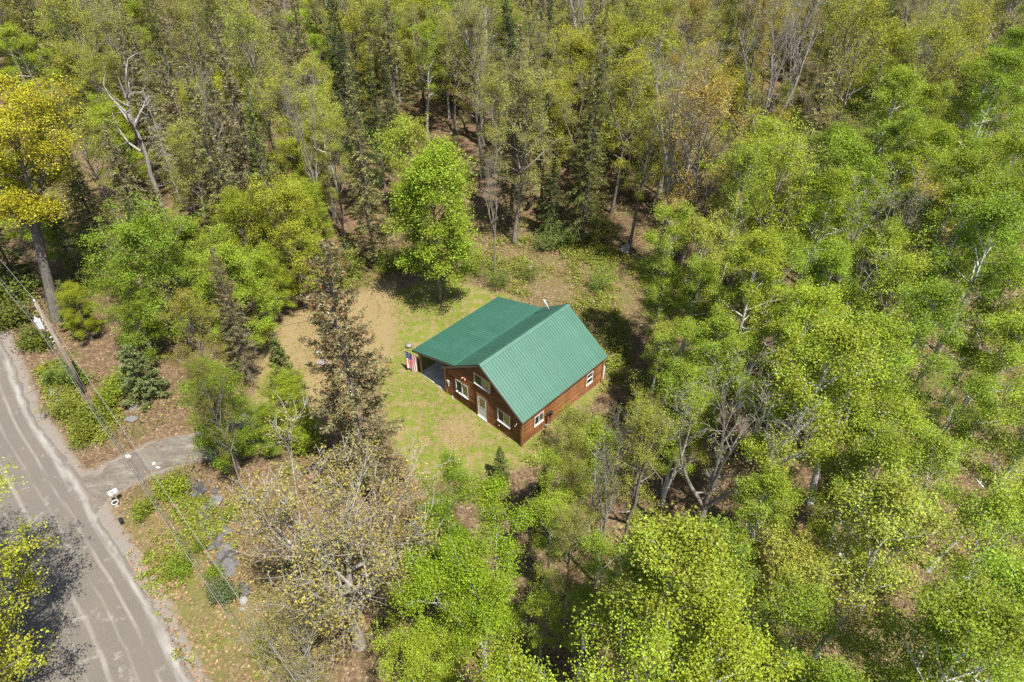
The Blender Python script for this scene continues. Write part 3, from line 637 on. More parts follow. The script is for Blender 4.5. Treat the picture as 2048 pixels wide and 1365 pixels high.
make_yard()

def make_pole():
    b = at(170, 785); t = empty('utility_pole', b); tag(t, 'weathered wooden utility pole with transformer beside the road', 'utility pole')
    H = 8.4
    p = MB().tube([(0, 0, -.2), (0, 0, 3), (0, 0, H)], [.15, .135, .11], 12).build('pole', M['bark'], t, smooth=True); p.color = (.30, .235, .19, 1)
    MB().tube([(0, 0, H), (0, 0, H + .16)], .02, 6).build('top_pin', M['steel'], t); MB().lathe([(.03, H + .12), (.07, H + .16), (.05, H + .2), (.065, H + .24), (.03, H + .28), (0, H + .28)], 12).build('insulator', M['white'], t)
    d = Vector((-.72, -.69, 0)); c = d * .42
    tr = MB().lathe([(.0, 6.45), (.17, 6.45), (.18, 6.5), (.18, 7.1), (.2, 7.11), (.2, 7.16), (.1, 7.2), (0, 7.21)], 16, c).build('transformer', M['grey_paint'], t, smooth=False)
    for s in (-.08, .1): MB().lathe([(.03, 7.2), (.055, 7.25), (.035, 7.3), (.05, 7.35), (.02, 7.42), (0, 7.43)], 10, (c.x + s, c.y - s * .6, 0)).build('bushing', M['white'], tr)
    MB().box(c.x * .25 - .05, c.x * .25 + .05, c.y * .25 - .05, c.y * .25 + .05, 6.5, 6.58).box(c.x * .25 - .05, c.x * .25 + .05, c.y * .25 - .05, c.y * .25 + .05, 6.95, 7.03).build('bracket', M['steel'], tr)
    MB().tube([(c.x + .26, c.y - .1, 6.5), (c.x + .26, c.y - .1, 7.15)], .05, 8).build('cutout_fuse', M['white'], t)
    for z, n_ in ((6.1, 'clamp'), (5.5, 'clamp'), (5.1, 'clamp')): MB().tube([(0, 0, z), (-.2, -.19, z)], .035, 6).build(n_, M['steel'], t)
    MB().tube([(.13, .05, .2), (.125, .06, 4.5), (.11, .05, 6.9)], .018, 5).build('ground_wire', M['steel'], t)
    wm = mat_plain('bare_wire', (.55, .54, .52), .4, .6, bump=0); cm = mat_plain('black_cable', (.13, .13, .13), .5, bump=0)
    D1 = Vector((37, -39.2, 0)); D0 = Vector((-34, 33, 0))
    for z, off, r, m, lb in ((H + .27, Vector((.02, .02, 0)), .013, wm, 'topmost pale power line running along the road from the pole'), (6.3, Vector((-.42, -.4, 0)), .012, wm, 'pale power line strung beside the transformer'),
                             (5.5, Vector((-.2, -.2, 0)),   .015, cm, 'black cable, upper of the two lowest lines along the road'), (5.0, Vector((-.3, -.28, 0)), .013, cm, 'black cable, lowest of the lines strung from the pole')):
        m_ = MB()
        def run(D, s_):
            return [off + D * w + Vector((0, 0, z - 4 * s_ * w * (1 - w))) for w in np.linspace(0, 1, 25)]
        sag = .55 if z > 6.5 else .8
        m_.tube(list(reversed(run(D0, sag))) + run(D1, sag)[1:], r, 5)
        o = m_.build('power_line', m, None, loc=b); tag(o, lb, 'cable', 'lines on the utility pole')
make_pole()

# ------------------------------------------------------------------ rocks
ROCK_HIDDEN = set([0,4,8,11,13,16,17,20,23,25,27,28,29,33,46,49,51,52,53,58,59,61,65,67,68,75,76,77,81,82,85,89,90,93,94,98,99,104,108,116,119])
def make_rocks():
    ms = []
    for k in range(6):
        bm = bmesh.new(); bmesh.ops.create_icosphere(bm, subdivisions=2, radius=1); r = random.Random(k)
        pl = [(Vector((r.gauss(0, 1), r.gauss(0, 1), r.gauss(0, 1))).normalized(), r.uniform(.55, .85)) for _ in range(9)]
        for v in bm.verts:
            for n_, d_ in pl:
                q = v.co.dot(n_)
                if q > d_: v.co -= n_ * (q - d_)
            v.co *= r.uniform(.96, 1.04); v.co.z *= .45
        me = bpy.data.meshes.new('rock'); bm.to_mesh(me); bm.free(); me.materials.append(M['rock']); ms.append(me)
    rg = random.Random(9)
    def rock(p, s, col, label, group=None, z=.02):
        o = link('rock', rg.choice(ms), None, (p.x, p.y, z)); o.scale = (s * rg.uniform(.8, 1.3), s * rg.uniform(.7, 1.1), s * rg.uniform(.7, 1.1)); o.rotation_euler = (rg.uniform(-.2, .2), rg.uniform(-.2, .2), rg.uniform(0, 6)); o.color = (*col, 1)
        tag(o, label, 'rock', group); return o
    path = [(385, 965), (400, 990), (420, 1040), (438, 1080), (450, 1120), (455, 1150), (500, 1200), (560, 1280)]
    for i in range(120):
        s = rg.random() ** 1.2 * 5.6; k = int(s); w = s - k
        x = path[k][0] * (1 - w) + path[k + 1][0] * w + rg.gauss(0, 17); y = path[k][1] * (1 - w) + path[k + 1][1] * w + rg.gauss(0, 8)
        g = rg.uniform(.05, .15); o = rock(at(x, y), rg.uniform(.10, .36), (g * 1.06, g * .97, g * .93), 'dark grey stone in the rocky bed along the ditch', 'stones of the rocky ditch bed')
        if i in ROCK_HIDDEN: bpy.data.objects.remove(o)
    rock(at(647, 724), .62, (.30, .29, .27), 'large grey boulder in the dry grass under the cone-laden spruce')
    for (x, y, s, g, lb) in [(638, 705, .34, .5, 'whitish stone just behind the large boulder'), (488, 1203, .3, .3, 'pale flat block beside the grey forked branch'), (485, 1218, .18, .3, 'small pale stone below the pale flat block'), (268, 815, .42, .15, 'blue grey stone at the near corner of the driveway, upper of two'), (262, 838, .45, .16, 'blue grey stone at the near corner of the driveway, lower of two'),
                             (105, 785, .5, .16, 'flat grey stone in the low brush left of the utility pole'), (115, 806, .42, .15, 'second flat grey stone in the low brush left of the utility pole'), (256, 914, .22, .6, 'pale round stone on the driveway crossed by the cable shadow'), (308, 928, .15, .65, 'small white stone on the driveway near the tree shade'), (316, 936, .14, .65, 'smallest white stone on the driveway near the tree shade'),
                             (455, 1138, .7, .13, 'big flat brown slab at the edge of the ditch'), (455, 1063, .45, .14, 'round topped grey slab halfway down the ditch'), (430, 1005, .6, .16, 'large dark slab near the twin trunks by the driveway'),
                             (1060, 535, .3, .5, 'pale stone in the brush behind the cabin'), (1040, 537, .2, .48, 'small pale stone left of the pale stone behind the cabin'), (1185, 605, .3, .4, 'grey stone in brush beyond the cabin ridge'), (658, 627, .18, .6, 'small white stone right of the garden stake')]:
        rock(at(x, y), s, (g, g * .97, g * .95), lb)
make_rocks()

# ------------------------------------------------------------------ trees: wood and leaves
class Wood:
    def __init__(s): s.V = []; s.F = []; s.n = 0
    def tube(s, P, rad, k):
        P = np.asarray(P, float); m = len(P); rad = np.asarray(rad, float)
        T = np.gradient(P, axis=0); T /= np.linalg.norm(T, axis=1)[:, None] + 1e-9
        ref = np.array([1., 0, 0]) if abs(T[0, 0]) < .7 else np.array([0, 1., 0])
        A = np.cross(T, ref); A /= np.linalg.norm(A, axis=1)[:, None] + 1e-9; B = np.cross(T, A)
        th = np.arange(k) * 2 * np.pi / k
        ring = P[:, None] + rad[:, None, None] * (A[:, None] * np.cos(th)[None, :, None] + B[:, None] * np.sin(th)[None, :, None])
        i = np.arange(m * k).reshape(m, k); j = np.roll(i, -1, 1)
        s.V.append(ring.reshape(-1, 3)); s.F.append(np.stack([i[:-1], j[:-1], j[1:], i[1:]], -1).reshape(-1, 4) + s.n); s.n += m * k
    def mesh(s, name, mat): return mesh_np(name, np.concatenate(s.V), np.concatenate(s.F), mat, None, True)
def leaf_mesh(name, C, size, rng, mat, crnd, up=.7, aspect=.72, dirs=None, fold=.0):
    n = len(C); N = rng.normal(size=(n, 3)) * .65 + np.array([0, 0, up]); N /= np.linalg.norm(N, axis=1)[:, None]
    D = rng.normal(size=(n, 3)) if dirs is None else dirs + rng.normal(size=(n, 3)) * .25
    D -= N * (D * N).sum(1)[:, None]; D /= np.linalg.norm(D, axis=1)[:, None] + 1e-9; S = np.cross(N, D)
    L = (size * rng.uniform(.65, 1.3, n))[:, None]; w = L * aspect * .5
    V = np.stack([C - D * L * .5, C + S * w - D * L * .08 + N * L * .10, C + D * L * .5, C - S * w - D * L * .08 + N * L * .12], 1).reshape(-1, 3)
    return mesh_np(name, V, np.arange(4 * n).reshape(n, 4), mat, {'rnd': np.repeat(rng.random(n), 4), 'crnd': np.repeat(crnd, 4)})
def rot_toward(d, rng, ang):
    r = rng.normal(size=3); r -= d * (r @ d); r /= np.linalg.norm(r) + 1e-9
    v = d * math.cos(ang) + r * math.sin(ang); return v / np.linalg.norm(v)
def bend(p, d, length, n, rng, lift, wob):
    P = [np.array(p, float)]; d = np.array(d, float)
    for i in range(n):
        d = d + np.array([0, 0, lift]) / n + rng.normal(size=3) * wob; d /= np.linalg.norm(d); P.append(P[-1] + d * length / n)
    return np.array(P), d
def proto_decid(name, seed, h, r, base=.3, n1=18, n2=5, n3=3, el=(20, 65), lift=.35, trunk_r=.16, leaf=.13, per=14, cl=.32, spread=.0, prof='ovate', forks=0, lean=.02, barkmat='bark', tw=1.0, up=.7, keep=1.0):
    rng = np.random.default_rng(seed); wd = Wood(); tips = []
    ang = rng.uniform(0, 6.28)
    nt = 9; zt = np.linspace(0, 1, nt); wob = np.cumsum(rng.normal(size=(nt, 2)) * .012 * h, 0) * .6; wob -= wob[0]
    stems = []
    if forks:
        fz = base * h; Pt = np.array([[wob[0, 0] * z, wob[0, 1] * z, z * fz] for z in np.linspace(0, 1, 4)]); wd.tube(Pt, trunk_r * np.array([1.35, 1.05, .95, .9]), 8)
        for k in range(forks):
            a = ang + k * 6.283 / forks + rng.uniform(-.4, .4); e = R(rng.uniform(60, 80)); d = np.array([math.cos(a) * math.cos(e), math.sin(a) * math.cos(e), math.sin(e)])
            P, _ = bend(Pt[-1], d, (h - fz) * rng.uniform(.85, 1.05) / max(math.sin(e), .6) * .95, 8, rng, .25, .06)
            rr = trunk_r * .72 * (1 - np.linspace(0, .93, len(P))); wd.tube(P, rr, 6); stems.append((P, rr, 0.12, r * .62))
    else:
        P = np.stack([wob[:, 0], wob[:, 1], zt * h * .97], 1); rr = trunk_r * (1 - zt * .93) ** .85; rr[0] *= 1.3; wd.tube(P, rr, 8); stems.append((P, rr, base, r))
    for P, rr, b0, rad in stems:
        cum = np.linspace(0, 1, len(P)); nn = n1 if not forks else max(5, n1 // forks)
        for i in range(nn):
            t = b0 + (1 - b0) * ((i + rng.uniform(.2, .8)) / nn) ** .92; q = (t - b0) / (1 - b0)
            o = np.array([np.interp(t, cum, P[:, k]) for k in range(3)]); br = np.interp(t, cum, rr)
            pr = {'ovate': (math.sin(math.pi * min(1, .16 + .84 * q)) ** .62 if q < .995 else .1), 'cone': (1 - q) * .95 + .1, 'vase': .35 + .75 * q if q < .8 else .95 - (q - .8) * 2.6, 'col': .75 * math.sin(math.pi * min(1, .2 + .8 * q)) ** .4 + .15}[prof]
            pr = max(pr, .12)
            a = ang + i * 2.399 + rng.uniform(-.5, .5); e = R(el[0] + (el[1] - el[0]) * q + rng.uniform(-10, 10))
            d = np.array([math.cos(a) * math.cos(e), math.sin(a) * math.cos(e), math.sin(e)])
            ln = rad * pr / max(.45, math.cos(e)) * rng.uniform(.7, 1.12)
            B, dd = bend(o, d, ln, 5, rng, lift, .07); r1 = min(br * .6, trunk_r * .45) * np.linspace(1, .18, len(B)) * tw; wd.tube(B, np.maximum(r1, .009), 5 if ln > 1.5 else 4)
            tips.append((B[-1], 1.3))
            for j in range(n2):
                w = rng.uniform(.25, .98); o2 = B[0] + 0; o2 = np.array([np.interp(w, np.linspace(0, 1, len(B)), B[:, k]) for k in range(3)])
                k0 = min(int(w * 5), 4); d2 = rot_toward((B[k0 + 1] - B[k0]) / (np.linalg.norm(B[k0 + 1] - B[k0]) + 1e-9), rng, R(rng.uniform(28, 62)))
                l2 = ln * rng.uniform(.28, .5) * (1.15 - .5 * w); S2, _ = bend(o2, d2, l2, 3, rng, lift * .8, .1); wd.tube(S2, np.maximum(np.interp(w, [0, 1], [r1[0], r1[-1]]) * np.linspace(.6, .15, 4), .007), 4 if l2 > 1 else 3)
                tips.append((S2[-1], 1.0)); tips.append((S2[2], .5))
                for k in range(n3):
                    o3 = S2[rng.integers(1, 4)]; d3 = rot_toward((S2[-1] - S2[0]) / (np.linalg.norm(S2[-1] - S2[0]) + 1e-9), rng, R(rng.uniform(25, 65)))
                    S3, _ = bend(o3, d3, max(.25, l2 * rng.uniform(.3, .6)), 2, rng, lift * .6, .1); wd.tube(S3, np.array([.011, .008, .005]) * tw, 3); tips.append((S3[-1], .45))
    wood = wd.mesh(name + '_wood', M[barkmat]); wt = np.array([q for _, q in tips]); tips = np.array([q for q, _ in tips])
    if per <= 0: return wood, None
    wt = wt * rng.uniform(.35, 1.5, len(wt)); m = rng.poisson(per * wt); idx = np.repeat(np.arange(len(tips)), m)
    C = tips[idx] + rng.normal(size=(len(idx), 3)) * (cl * wt ** .4)[idx][:, None] * np.array([1, 1, .6]); cr = rng.random(len(tips))[idx]
    return wood, leaf_mesh(name + '_leaves', C, leaf, rng, M['leaf'], cr, up)
def proto_spruce(name, seed, h, r, base=.1, gap=.36, per=5, droop=-.25, spray=.34, dens=1.0, ragged=.35, trunk_r=.15, cones=0, shape=1.0):
    rng = np.random.default_rng(seed); wd = Wood(); zt = np.linspace(0, 1, 9)
    wob = np.cumsum(rng.normal(size=(9, 2)) * .004 * h, 0); P = np.stack([wob[:, 0], wob[:, 1], zt * h], 1)
    wd.tube(P, trunk_r * (1 - zt * .96) ** .9 + .008, 7); C = []; D = []; cr = []; CC = []
    z = base * h
    while z < h * .985:
        q = (z / h - base) / (1 - base); rad = r * (1 - q) ** shape * .96 + .12; o = np.array([np.interp(z / h, zt, P[:, 0]), np.interp(z / h, zt, P[:, 1]), z])
        nb = per if q < .85 else 4; a0 = rng.uniform(0, 6.28)
        for k in range(nb):
            if rng.random() < ragged * .45: continue
            a = a0 + k * 6.283 / nb + rng.uniform(-.35, .35); e = R(-8 + 45 * q + rng.uniform(-12, 12)); ln = rad * rng.uniform(1 - ragged, 1.1)
            d = np.array([math.cos(a) * math.cos(e), math.sin(a) * math.cos(e), math.sin(e)])
            B, _ = bend(o, d, ln, 4, rng, droop if q < .6 else .1, .05); B[-1, 2] += .06 * ln; wd.tube(B, np.linspace(.028, .006, 5) * (.5 + .5 * (1 - q)), 3)
            cv = rng.random(); m = max(3, int(ln * 13 * dens)); ts = np.sqrt(rng.uniform(.06, 1, m))
            for t in ts:
                p = np.array([np.interp(t, np.linspace(0, 1, 5), B[:, i]) for i in range(3)]); k0 = min(int(t * 4), 3); f = B[k0 + 1] - B[k0]; f = f / (np.linalg.norm(f) + 1e-9)
                side = np.array([-f[1], f[0], 0]) * (1 if rng.random() < .5 else -1); l2 = ln * .34 * (1.15 - t) * rng.uniform(.5, 1.1) + .1
                g = f * .75 + side * rng.uniform(.3, 1.0) + np.array([0, 0, -.18]); g /= np.linalg.norm(g)
                steps = max(1, int(l2 / .17))
                for s_ in range(steps):
                    C.append(p + g * l2 * (s_ + .5) / steps); D.append(g); cr.append(cv)
                if cones and q > .45 and rng.random() < cones: CC.append(p + g * l2 + np.array([0, 0, -.08]))
        z += gap * rng.uniform(.75, 1.25) * (1.0 - .45 * q)
    C = np.array(C); D = np.array(D); C = np.repeat(C, 2, 0) + rng.normal(size=(2 * len(C), 3)) * .06; D = np.repeat(D, 2, 0) + rng.normal(size=(2 * len(D), 3)) * .3; cr = np.repeat(np.array(cr), 2)
    lf = leaf_mesh(name + '_needles', C, spray, rng, M['needle'], cr, .9, .34, D)
    wood = wd.mesh(name + '_wood', M['bark'])
    if cones:
        CC = np.repeat(np.array(CC), 6, 0); CC = CC + rng.normal(size=CC.shape) * .10
        cn = leaf_mesh(name + '_cones', CC, .12, rng, M['needle'], rng.random(len(CC)), .2, .5); return wood, lf, cn
    return wood, lf
def proto_snag(name, seed, h, trunk_r, nb, bl, el, forks=0, twigs=3):
    rng = np.random.default_rng(seed); wd = Wood(); zt = np.linspace(0, 1, 9); wob = np.cumsum(rng.normal(size=(9, 2)) * .01 * h, 0)
    P = np.stack([wob[:, 0], wob[:, 1], zt * h], 1); wd.tube(P, trunk_r * (1 - zt * .8), 8)
    for i in range(nb):
        t = rng.uniform(.25, 1) if not forks else rng.uniform(.5, .95); o = np.array([np.interp(t, zt, P[:, k]) for k in range(3)]); a = i * 2.4 + rng.uniform(-.5, .5); e = R(rng.uniform(*el)); d = np.array([math.cos(a) * math.cos(e), math.sin(a) * math.cos(e), math.sin(e)])
        ln = bl * rng.uniform(.4, 1.1) * (1.3 - t if not forks else 1); B, _ = bend(o, d, ln, 5, rng, .05 if not forks else .4, .13); r0 = (.02 if not forks else trunk_r * .5 * forks); wd.tube(B, np.linspace(r0, r0 * .2, 6), 5)
        for j in range(twigs):
            S, _ = bend(B[rng.integers(1, 6)], rot_toward(d, rng, R(50)), ln * rng.uniform(.2, .45), 3, rng, .1, .15); wd.tube(S, np.linspace(r0 * .4, .005, 4), 3)
    return wd.mesh(name + '_wood', M['bark']), None
def proto_bush(name, seed, h, r, stems=14, leaf=.1, per=11, cl=.15, tw=3):
    rng = np.random.default_rng(seed); wd = Wood(); tips = []
    for i in range(stems):
        a = rng.uniform(0, 6.28); e = R(rng.uniform(35, 85)); d = np.array([math.cos(a) * math.cos(e), math.sin(a) * math.cos(e), math.sin(e)]); o = np.array([rng.normal() * r * .2, rng.normal() * r * .2, 0])
        B, _ = bend(o, d, h * rng.uniform(.6, 1.1), 4, rng, .1, .1); wd.tube(B, np.linspace(.016, .006, 5), 3); tips += [B[2], B[3], B[4]]
        for k in range(tw): S, _ = bend(B[rng.integers(1, 5)], rot_toward(d, rng, R(55)), h * .35, 2, rng, .1, .12); wd.tube(S, [.008, .006, .004], 3); tips += [S[1], S[2]]
    tips = np.array(tips); m = rng.poisson(per, len(tips)); idx = np.repeat(np.arange(len(tips)), m); C = tips[idx] + rng.normal(size=(len(idx), 3)) * cl; C[:, 2] = np.maximum(C[:, 2], .03)
    return wd.mesh(name + '_stems', M['bark']), leaf_mesh(name + '_leaves', C, leaf, rng, M['leaf'], rng.random(len(tips))[idx], .8)

PR = {}
def reg(kind, h, r, *ms): PR.setdefault(kind, []).append((h, r, ms))
for s in range(5): reg('aspen', 16, 2.3, *proto_decid('aspen', 100 + s, 16, 2.3, .40, 24, 5, 2, (8, 60), .3, .21, .09, 112, .30, prof='ovate', barkmat='birch', up=1.0))
for s in range(3): reg('thin_aspen', 14, 2.1, *proto_decid('thin_aspen', 140 + s, 14, 2.1, .40, 22, 5, 2, (15, 62), .3, .16, .09, 62, .28, prof='ovate', barkmat='birch', up=1.0))
for s in range(4): reg('maple', 11, 3.2, *proto_decid('maple', 200 + s, 11, 3.2, .20, 30, 6, 2, (5, 68), .3, .17, .105, 88, .32, prof='ovate', up=1.0))
reg('lush', 12, 3.3, *proto_decid('lush', 230, 12, 3.3, .26, 40, 7, 2, (2, 66), .25, .15, .13, 80, .36, prof='ovate', up=1.0))
for s in range(4): reg('budding', 15, 3.1, *proto_decid('budding', 300 + s, 15, 3.1, .36, 24, 6, 3, (28, 70), .45, .19, .088, 40, .25, prof='ovate', tw=1.15, up=1.0))
for s in range(2): reg('wispy', 14, 3.3, *proto_decid('wispy', 340 + s, 14, 3.3, .3, 30, 7, 4, (38, 74), .5, .17, .08, 20, .22, prof='vase', forks=4, tw=1.15, up=1.0))
for s in range(2): reg('bare', 16, 3.4, *proto_decid('bare', 380 + s, 16, 3.4, .36, 28, 7, 5, (38, 74), .5, .24, .09, 1.5, .12, prof='vase', forks=3 + s, tw=1.4))
for s in range(4): reg('spruce', 16, 2.2, *proto_spruce('spruce', 400 + s, 16, 2.2, .14, .33, 6, -.32, .18, 1.5, .5, .17))
for s in range(2): reg('young_spruce', 6, 1.5, *proto_spruce('young_spruce', 440 + s, 6, 1.5, .03, .22, 6, -.1, .19, 1.5, .25, .08))
reg('cone_spruce', 17, 2.7, *proto_spruce('cone_spruce', 460, 17, 2.7, .1, .34, 6, -.25, .17, 1.7, .62, .19, cones=.07, shape=.45))
reg('pine', 6, 1.9, *proto_spruce('pine', 470, 6, 1.9, .05, .33, 6, .25, .2, 2.0, .25, .09, shape=.8))
reg('snag', 12, 3, *proto_snag('snag', 500, 12, .24, 9, 4.5, (15, 60), 1)); reg('snag', 11, 2, *proto_snag('snag', 501, 11, .2, 6, 2.3, (-5, 55), .55))
reg('dead_spruce', 12, 1.6, *proto_snag('dead_spruce', 510, 12, .13, 90, 1.9, (-25, 15), 0, 3))
reg('golden', 13, 5.4, *proto_decid('golden', 600, 13, 5.4, .2, 44, 8, 6, (22, 68), .4, .25, .085, 12, .23, prof='ovate', forks=5, tw=1.45, up=1.0))
reg('yellow', 18, 5.6, *proto_decid('yellow', 610, 18, 5.6, .46, 46, 8, 2, (-5, 66), .22, .38, .13, 66, .42, prof='ovate', forks=5, up=1.0))
reg('lime', 12, 4.4, *proto_decid('lime', 620, 12, 4.4, .25, 36, 7, 3, (15, 66), .35, .2, .115, 34, .28, prof='ovate', up=1.0))
for s in range(2): reg('birch', 14, 3.2, *proto_decid('birch', 630 + s, 14, 3.2, .22, 40, 6, 2, (20, 66), .3, .16, .09, 105, .32, prof='ovate', forks=3, barkmat='birch', up=1.0))
for s in range(2): reg('sapling', 6, 1.3, *proto_decid('sapling', 640 + s, 6, 1.3, .15, 16, 4, 2, (30, 65), .4, .045, .10, 9, .18, prof='ovate'))
for s in range(3): reg('bush', 1.2, .9, *proto_bush('bush', 700 + s, 1.1, .9, 16, .085, 16))
for s in range(2): reg('brush', 1.8, 1.1, *proto_bush('brush', 710 + s, 1.8, 1.1, 20, .085, 8, .16, 4))

BARK = {'aspen': (.60, .60, .54), 'thin_aspen': (.56, .56, .50), 'birch': (.66, .65, .60), 'maple': (.22, .19, .16), 'budding': (.25, .22, .19), 'wispy': (.30, .26, .22), 'bare': (.30, .27, .24), 'spruce': (.17, .14, .12),
        'young_spruce': (.13, .10, .08), 'cone_spruce': (.22, .19, .17), 'pine': (.15, .11, .09), 'snag': (.36, .33, .30), 'dead_spruce': (.40, .37, .32), 'golden': (.36, .33, .29), 'yellow': (.17, .15, .13), 'lime': (.24, .21, .17), 'lush': (.2, .17, .14), 'sapling': (.2, .16, .12), 'bush': (.2, .15, .1), 'brush': (.26, .2, .15)}
NAMES = {'aspen': 'aspen_tree', 'thin_aspen': 'aspen_tree', 'birch': 'birch_tree', 'maple': 'maple_tree', 'budding': 'budding_tree', 'wispy': 'budding_tree', 'bare': 'bare_tree', 'spruce': 'spruce_tree', 'young_spruce': 'spruce_tree', 'cone_spruce': 'spruce_tree', 'pine': 'pine_tree',
         'snag': 'dead_tree', 'dead_spruce': 'dead_tree', 'golden': 'budding_tree', 'yellow': 'maple_tree', 'lime': 'maple_tree', 'lush': 'maple_tree', 'sapling': 'sapling', 'bush': 'shrub', 'brush': 'shrub'}
SH = []; PLACED = []      # (x, y, radius)
def plant(kind, p, h=None, w=1.0, color=(.1, .2, .02), label=None, group=None, rz=0.0, var=0, lean=(0, 0), cat='tree', bark=None, cone=(.16, .06, .03)):
    H, r, ms = PR[kind][var % len(PR[kind])]; k = (h or H) / H
    e = empty(NAMES[kind], (p[0], p[1], -.05), rz); e.scale = (k * w, k * w, k); e.rotation_euler = (lean[0], lean[1], rz)
    link('trunk' if kind not in ('bush', 'brush') else 'stems', ms[0], e, color=bark or BARK[kind])
    if ms[1] is not None: link('crown' if kind not in ('bush', 'brush') else 'foliage', ms[1], e, color=color)
    if len(ms) > 2: link('cones', ms[2], e, color=cone)
    tag(e, label, 'tree' if kind not in ('bush', 'brush') else 'shrub', group); PLACED.append((p[0], p[1], r * k * w)); SH.append((label, p[0], p[1], h or H, r * k * w)); return e
def top_at(x, y, h): q = at(x, y, h); return (q.x, q.y)
C_ = dict(aspen=(.245, .33, .03), aspen_d=(.195, .275, .026), aspen_y=(.285, .36, .035), lime=(.30, .38, .03), limey=(.35, .365, .035), gold=(.45, .36, .04), amber=(.37, .28, .06), ygreen=(.33, .35, .05), olive=(.29, .28, .07), tan=(.36, .28, .15), pink=(.36, .26, .165),
         sp_olive=(.255, .245, .085), sp_dark=(.085, .115, .03), sp_brown=(.25, .22, .115), sp_green=(.15, .18, .045), pine=(.19, .24, .085))

# ------------------------------------------------------------------ trees that stand out in the photograph
def heroes():
    P = plant
    P('yellow', at(115, 640), 17.5, 1.05, (.42, .39, .03), 'massive golden yellow maple with thick grey trunk at the left edge', rz=.6, lean=(R(-3), R(11)))
    P('aspen', top_at(15, 60, 14), 14, 1.2, C_['lime'], 'bright green leafy tree above the golden maple at the left edge', var=1)
    P('snag', at(335, 452), 15, 1.0, label='tall dead grey tree with forked broken top left of the dead spruce', rz=2.2)
    P('dead_spruce', at(368, 420), 13, 1.0, label='dead spruce with bristling pale twigs, lower of two', rz=.3)
    P('dead_spruce', top_at(350, 40, 13), 13, .9, label='dead spruce with bristling pale twigs, upper of two', rz=2.3)
    P('bare', top_at(185, -30, 17), 17, .6, C_['ygreen'], 'tall leafless multi-stemmed tree above the dead forked tree', var=0)
    P('maple', top_at(225, 140, 9), 9, 1.1, C_['limey'], 'yellow green maple behind the tall leafless stems', var=1)
    P('maple', top_at(270, 30, 11), 11, 1.0, C_['lime'], 'yellow green maple at the top beside leafless stems', var=2)
    P('spruce', at(440, 455), 13, 1.35, C_['sp_olive'], 'broad olive spruce right of the dead spruces', var=0)
    P('spruce', top_at(195, 430, 9), 9, 1.3, C_['sp_green'], 'dark green spruce beside the golden maple crown', var=1)
    P('spruce', top_at(215, 250, 13), 13, 1.4, C_['sp_brown'], 'olive brown spruce between golden maple and dead forked tree', var=2)
    P('spruce', top_at(290, 355, 11), 11, 1.4, C_['sp_olive'], 'olive spruce just above the rounded green maple', var=3)
    P('maple', top_at(295, 470, 10.5), 10.5, 1.05, (.20, .285, .025), 'large rounded green maple between road and yard', var=0)
    P('maple', top_at(235, 560, 8), 8, .9, (.21, .28, .025), 'smaller green maple below the rounded green maple', var=3)
    P('budding', top_at(375, 610, 10), 10, 1.0, (.27, .25, .03), 'olive yellow half-leafed tree in front of the rounded green maple', var=0)
    P('maple', top_at(470, 425, 9), 9, .95, (.24, .28, .02), 'yellow green maple left of the one by the dry grass', var=1)
    P('maple', top_at(560, 405, 10), 10, .95, C_['limey'], 'brightest yellow green maple overhanging the dry grass', var=2)
    P('maple', top_at(530, 520, 6), 6, .9, C_['lime'], 'low yellow green maple at the edge of the dry grass', var=0)
    P('cone_spruce', at(505, 765), 12, .75, C_['sp_brown'], 'thin grey brown spruce with rusty top between maple and dry grass', rz=2, cone=(.26, .11, .05))
    P('young_spruce', top_at(545, 675, 5.5), 5.5, 1.1, C_['sp_green'], 'young dark green spruce beside the dry grass', var=0)
    P('cone_spruce', at(745, 985), 19.3, 1.0, (.22, .195, .09), 'tall ragged spruce laden with rusty cones in front of the yard', rz=.5, cone=(.26, .10, .045))
    P('maple', top_at(415, 775, 7.5), 7.5, 1.0, (.18, .255, .018), 'green maple with bent pale trunk beside the driveway', var=1)
    P('budding', at(492, 998), 11, .55, (.22, .22, .03), 'slender leaning half-leafed tree beside the rocky ditch', var=2)
    P('maple', top_at(570, 775, 5.2), 5.2, 1.15, (.25, .31, .02), 'low bright yellow green maple below the young spruce', var=3)
    P('maple', top_at(520, 830, 4.0), 4, 1.1, (.22, .3, .02), 'lowest yellow green maple by the foot of the cone-laden spruce', var=2)
    P('pine', top_at(245, 690, 5), 5, 1.15, C_['pine'], 'soft blue green young pine left of the driveway')
    P('golden', at(720, 1290), 13, 1.18, (.32, .27, .07), 'big spreading grey-branched tree with golden buds below the yard', rz=.4)
    P('golden', top_at(560, 1240, 9), 9, .75, (.32, .27, .06), 'smaller golden budding tree at the lower edge by the ditch', rz=2.4)
    P('lime', (-26.0, 17.5), 11, 1.1, (.36, .385, .03), 'lime budding tree overhanging the road at the lower edge', rz=1)
    P('lime', (-25.0, 13.6), 10.5, 1.05, (.36, .385, .03), 'lime budding tree at the bottom corner of the road', rz=3)
    P('birch', at(970, 1340), 12.0, 1.0, (.22, .31, .018), 'bright green birch with white forked stems below the lawn', var=0)
    P('birch', at(900, 1185), 8.4, 1.0, (.18, .27, .018), 'darker green birch just below the lawn', var=1)
    P('young_spruce', top_at(1000, 893, 3.4), 3.4, .9, C_['sp_green'], 'young spruce at the lawn edge below the cabin corner', var=1)
    P('spruce', top_at(1095, 935, 4.5), 4.5, 1.7, C_['sp_dark'], 'dark spruce right of the small spruce below the cabin', var=2)
    P('maple', top_at(850, 1290, 6), 6, 1.0, C_['lime'], 'bright green leafy tree at the bottom edge below the birches', var=0)
    P('bare', at(1190, 1165), 12, .55, C_['ygreen'], 'thin nearly bare grey tree right of the birches', var=0)
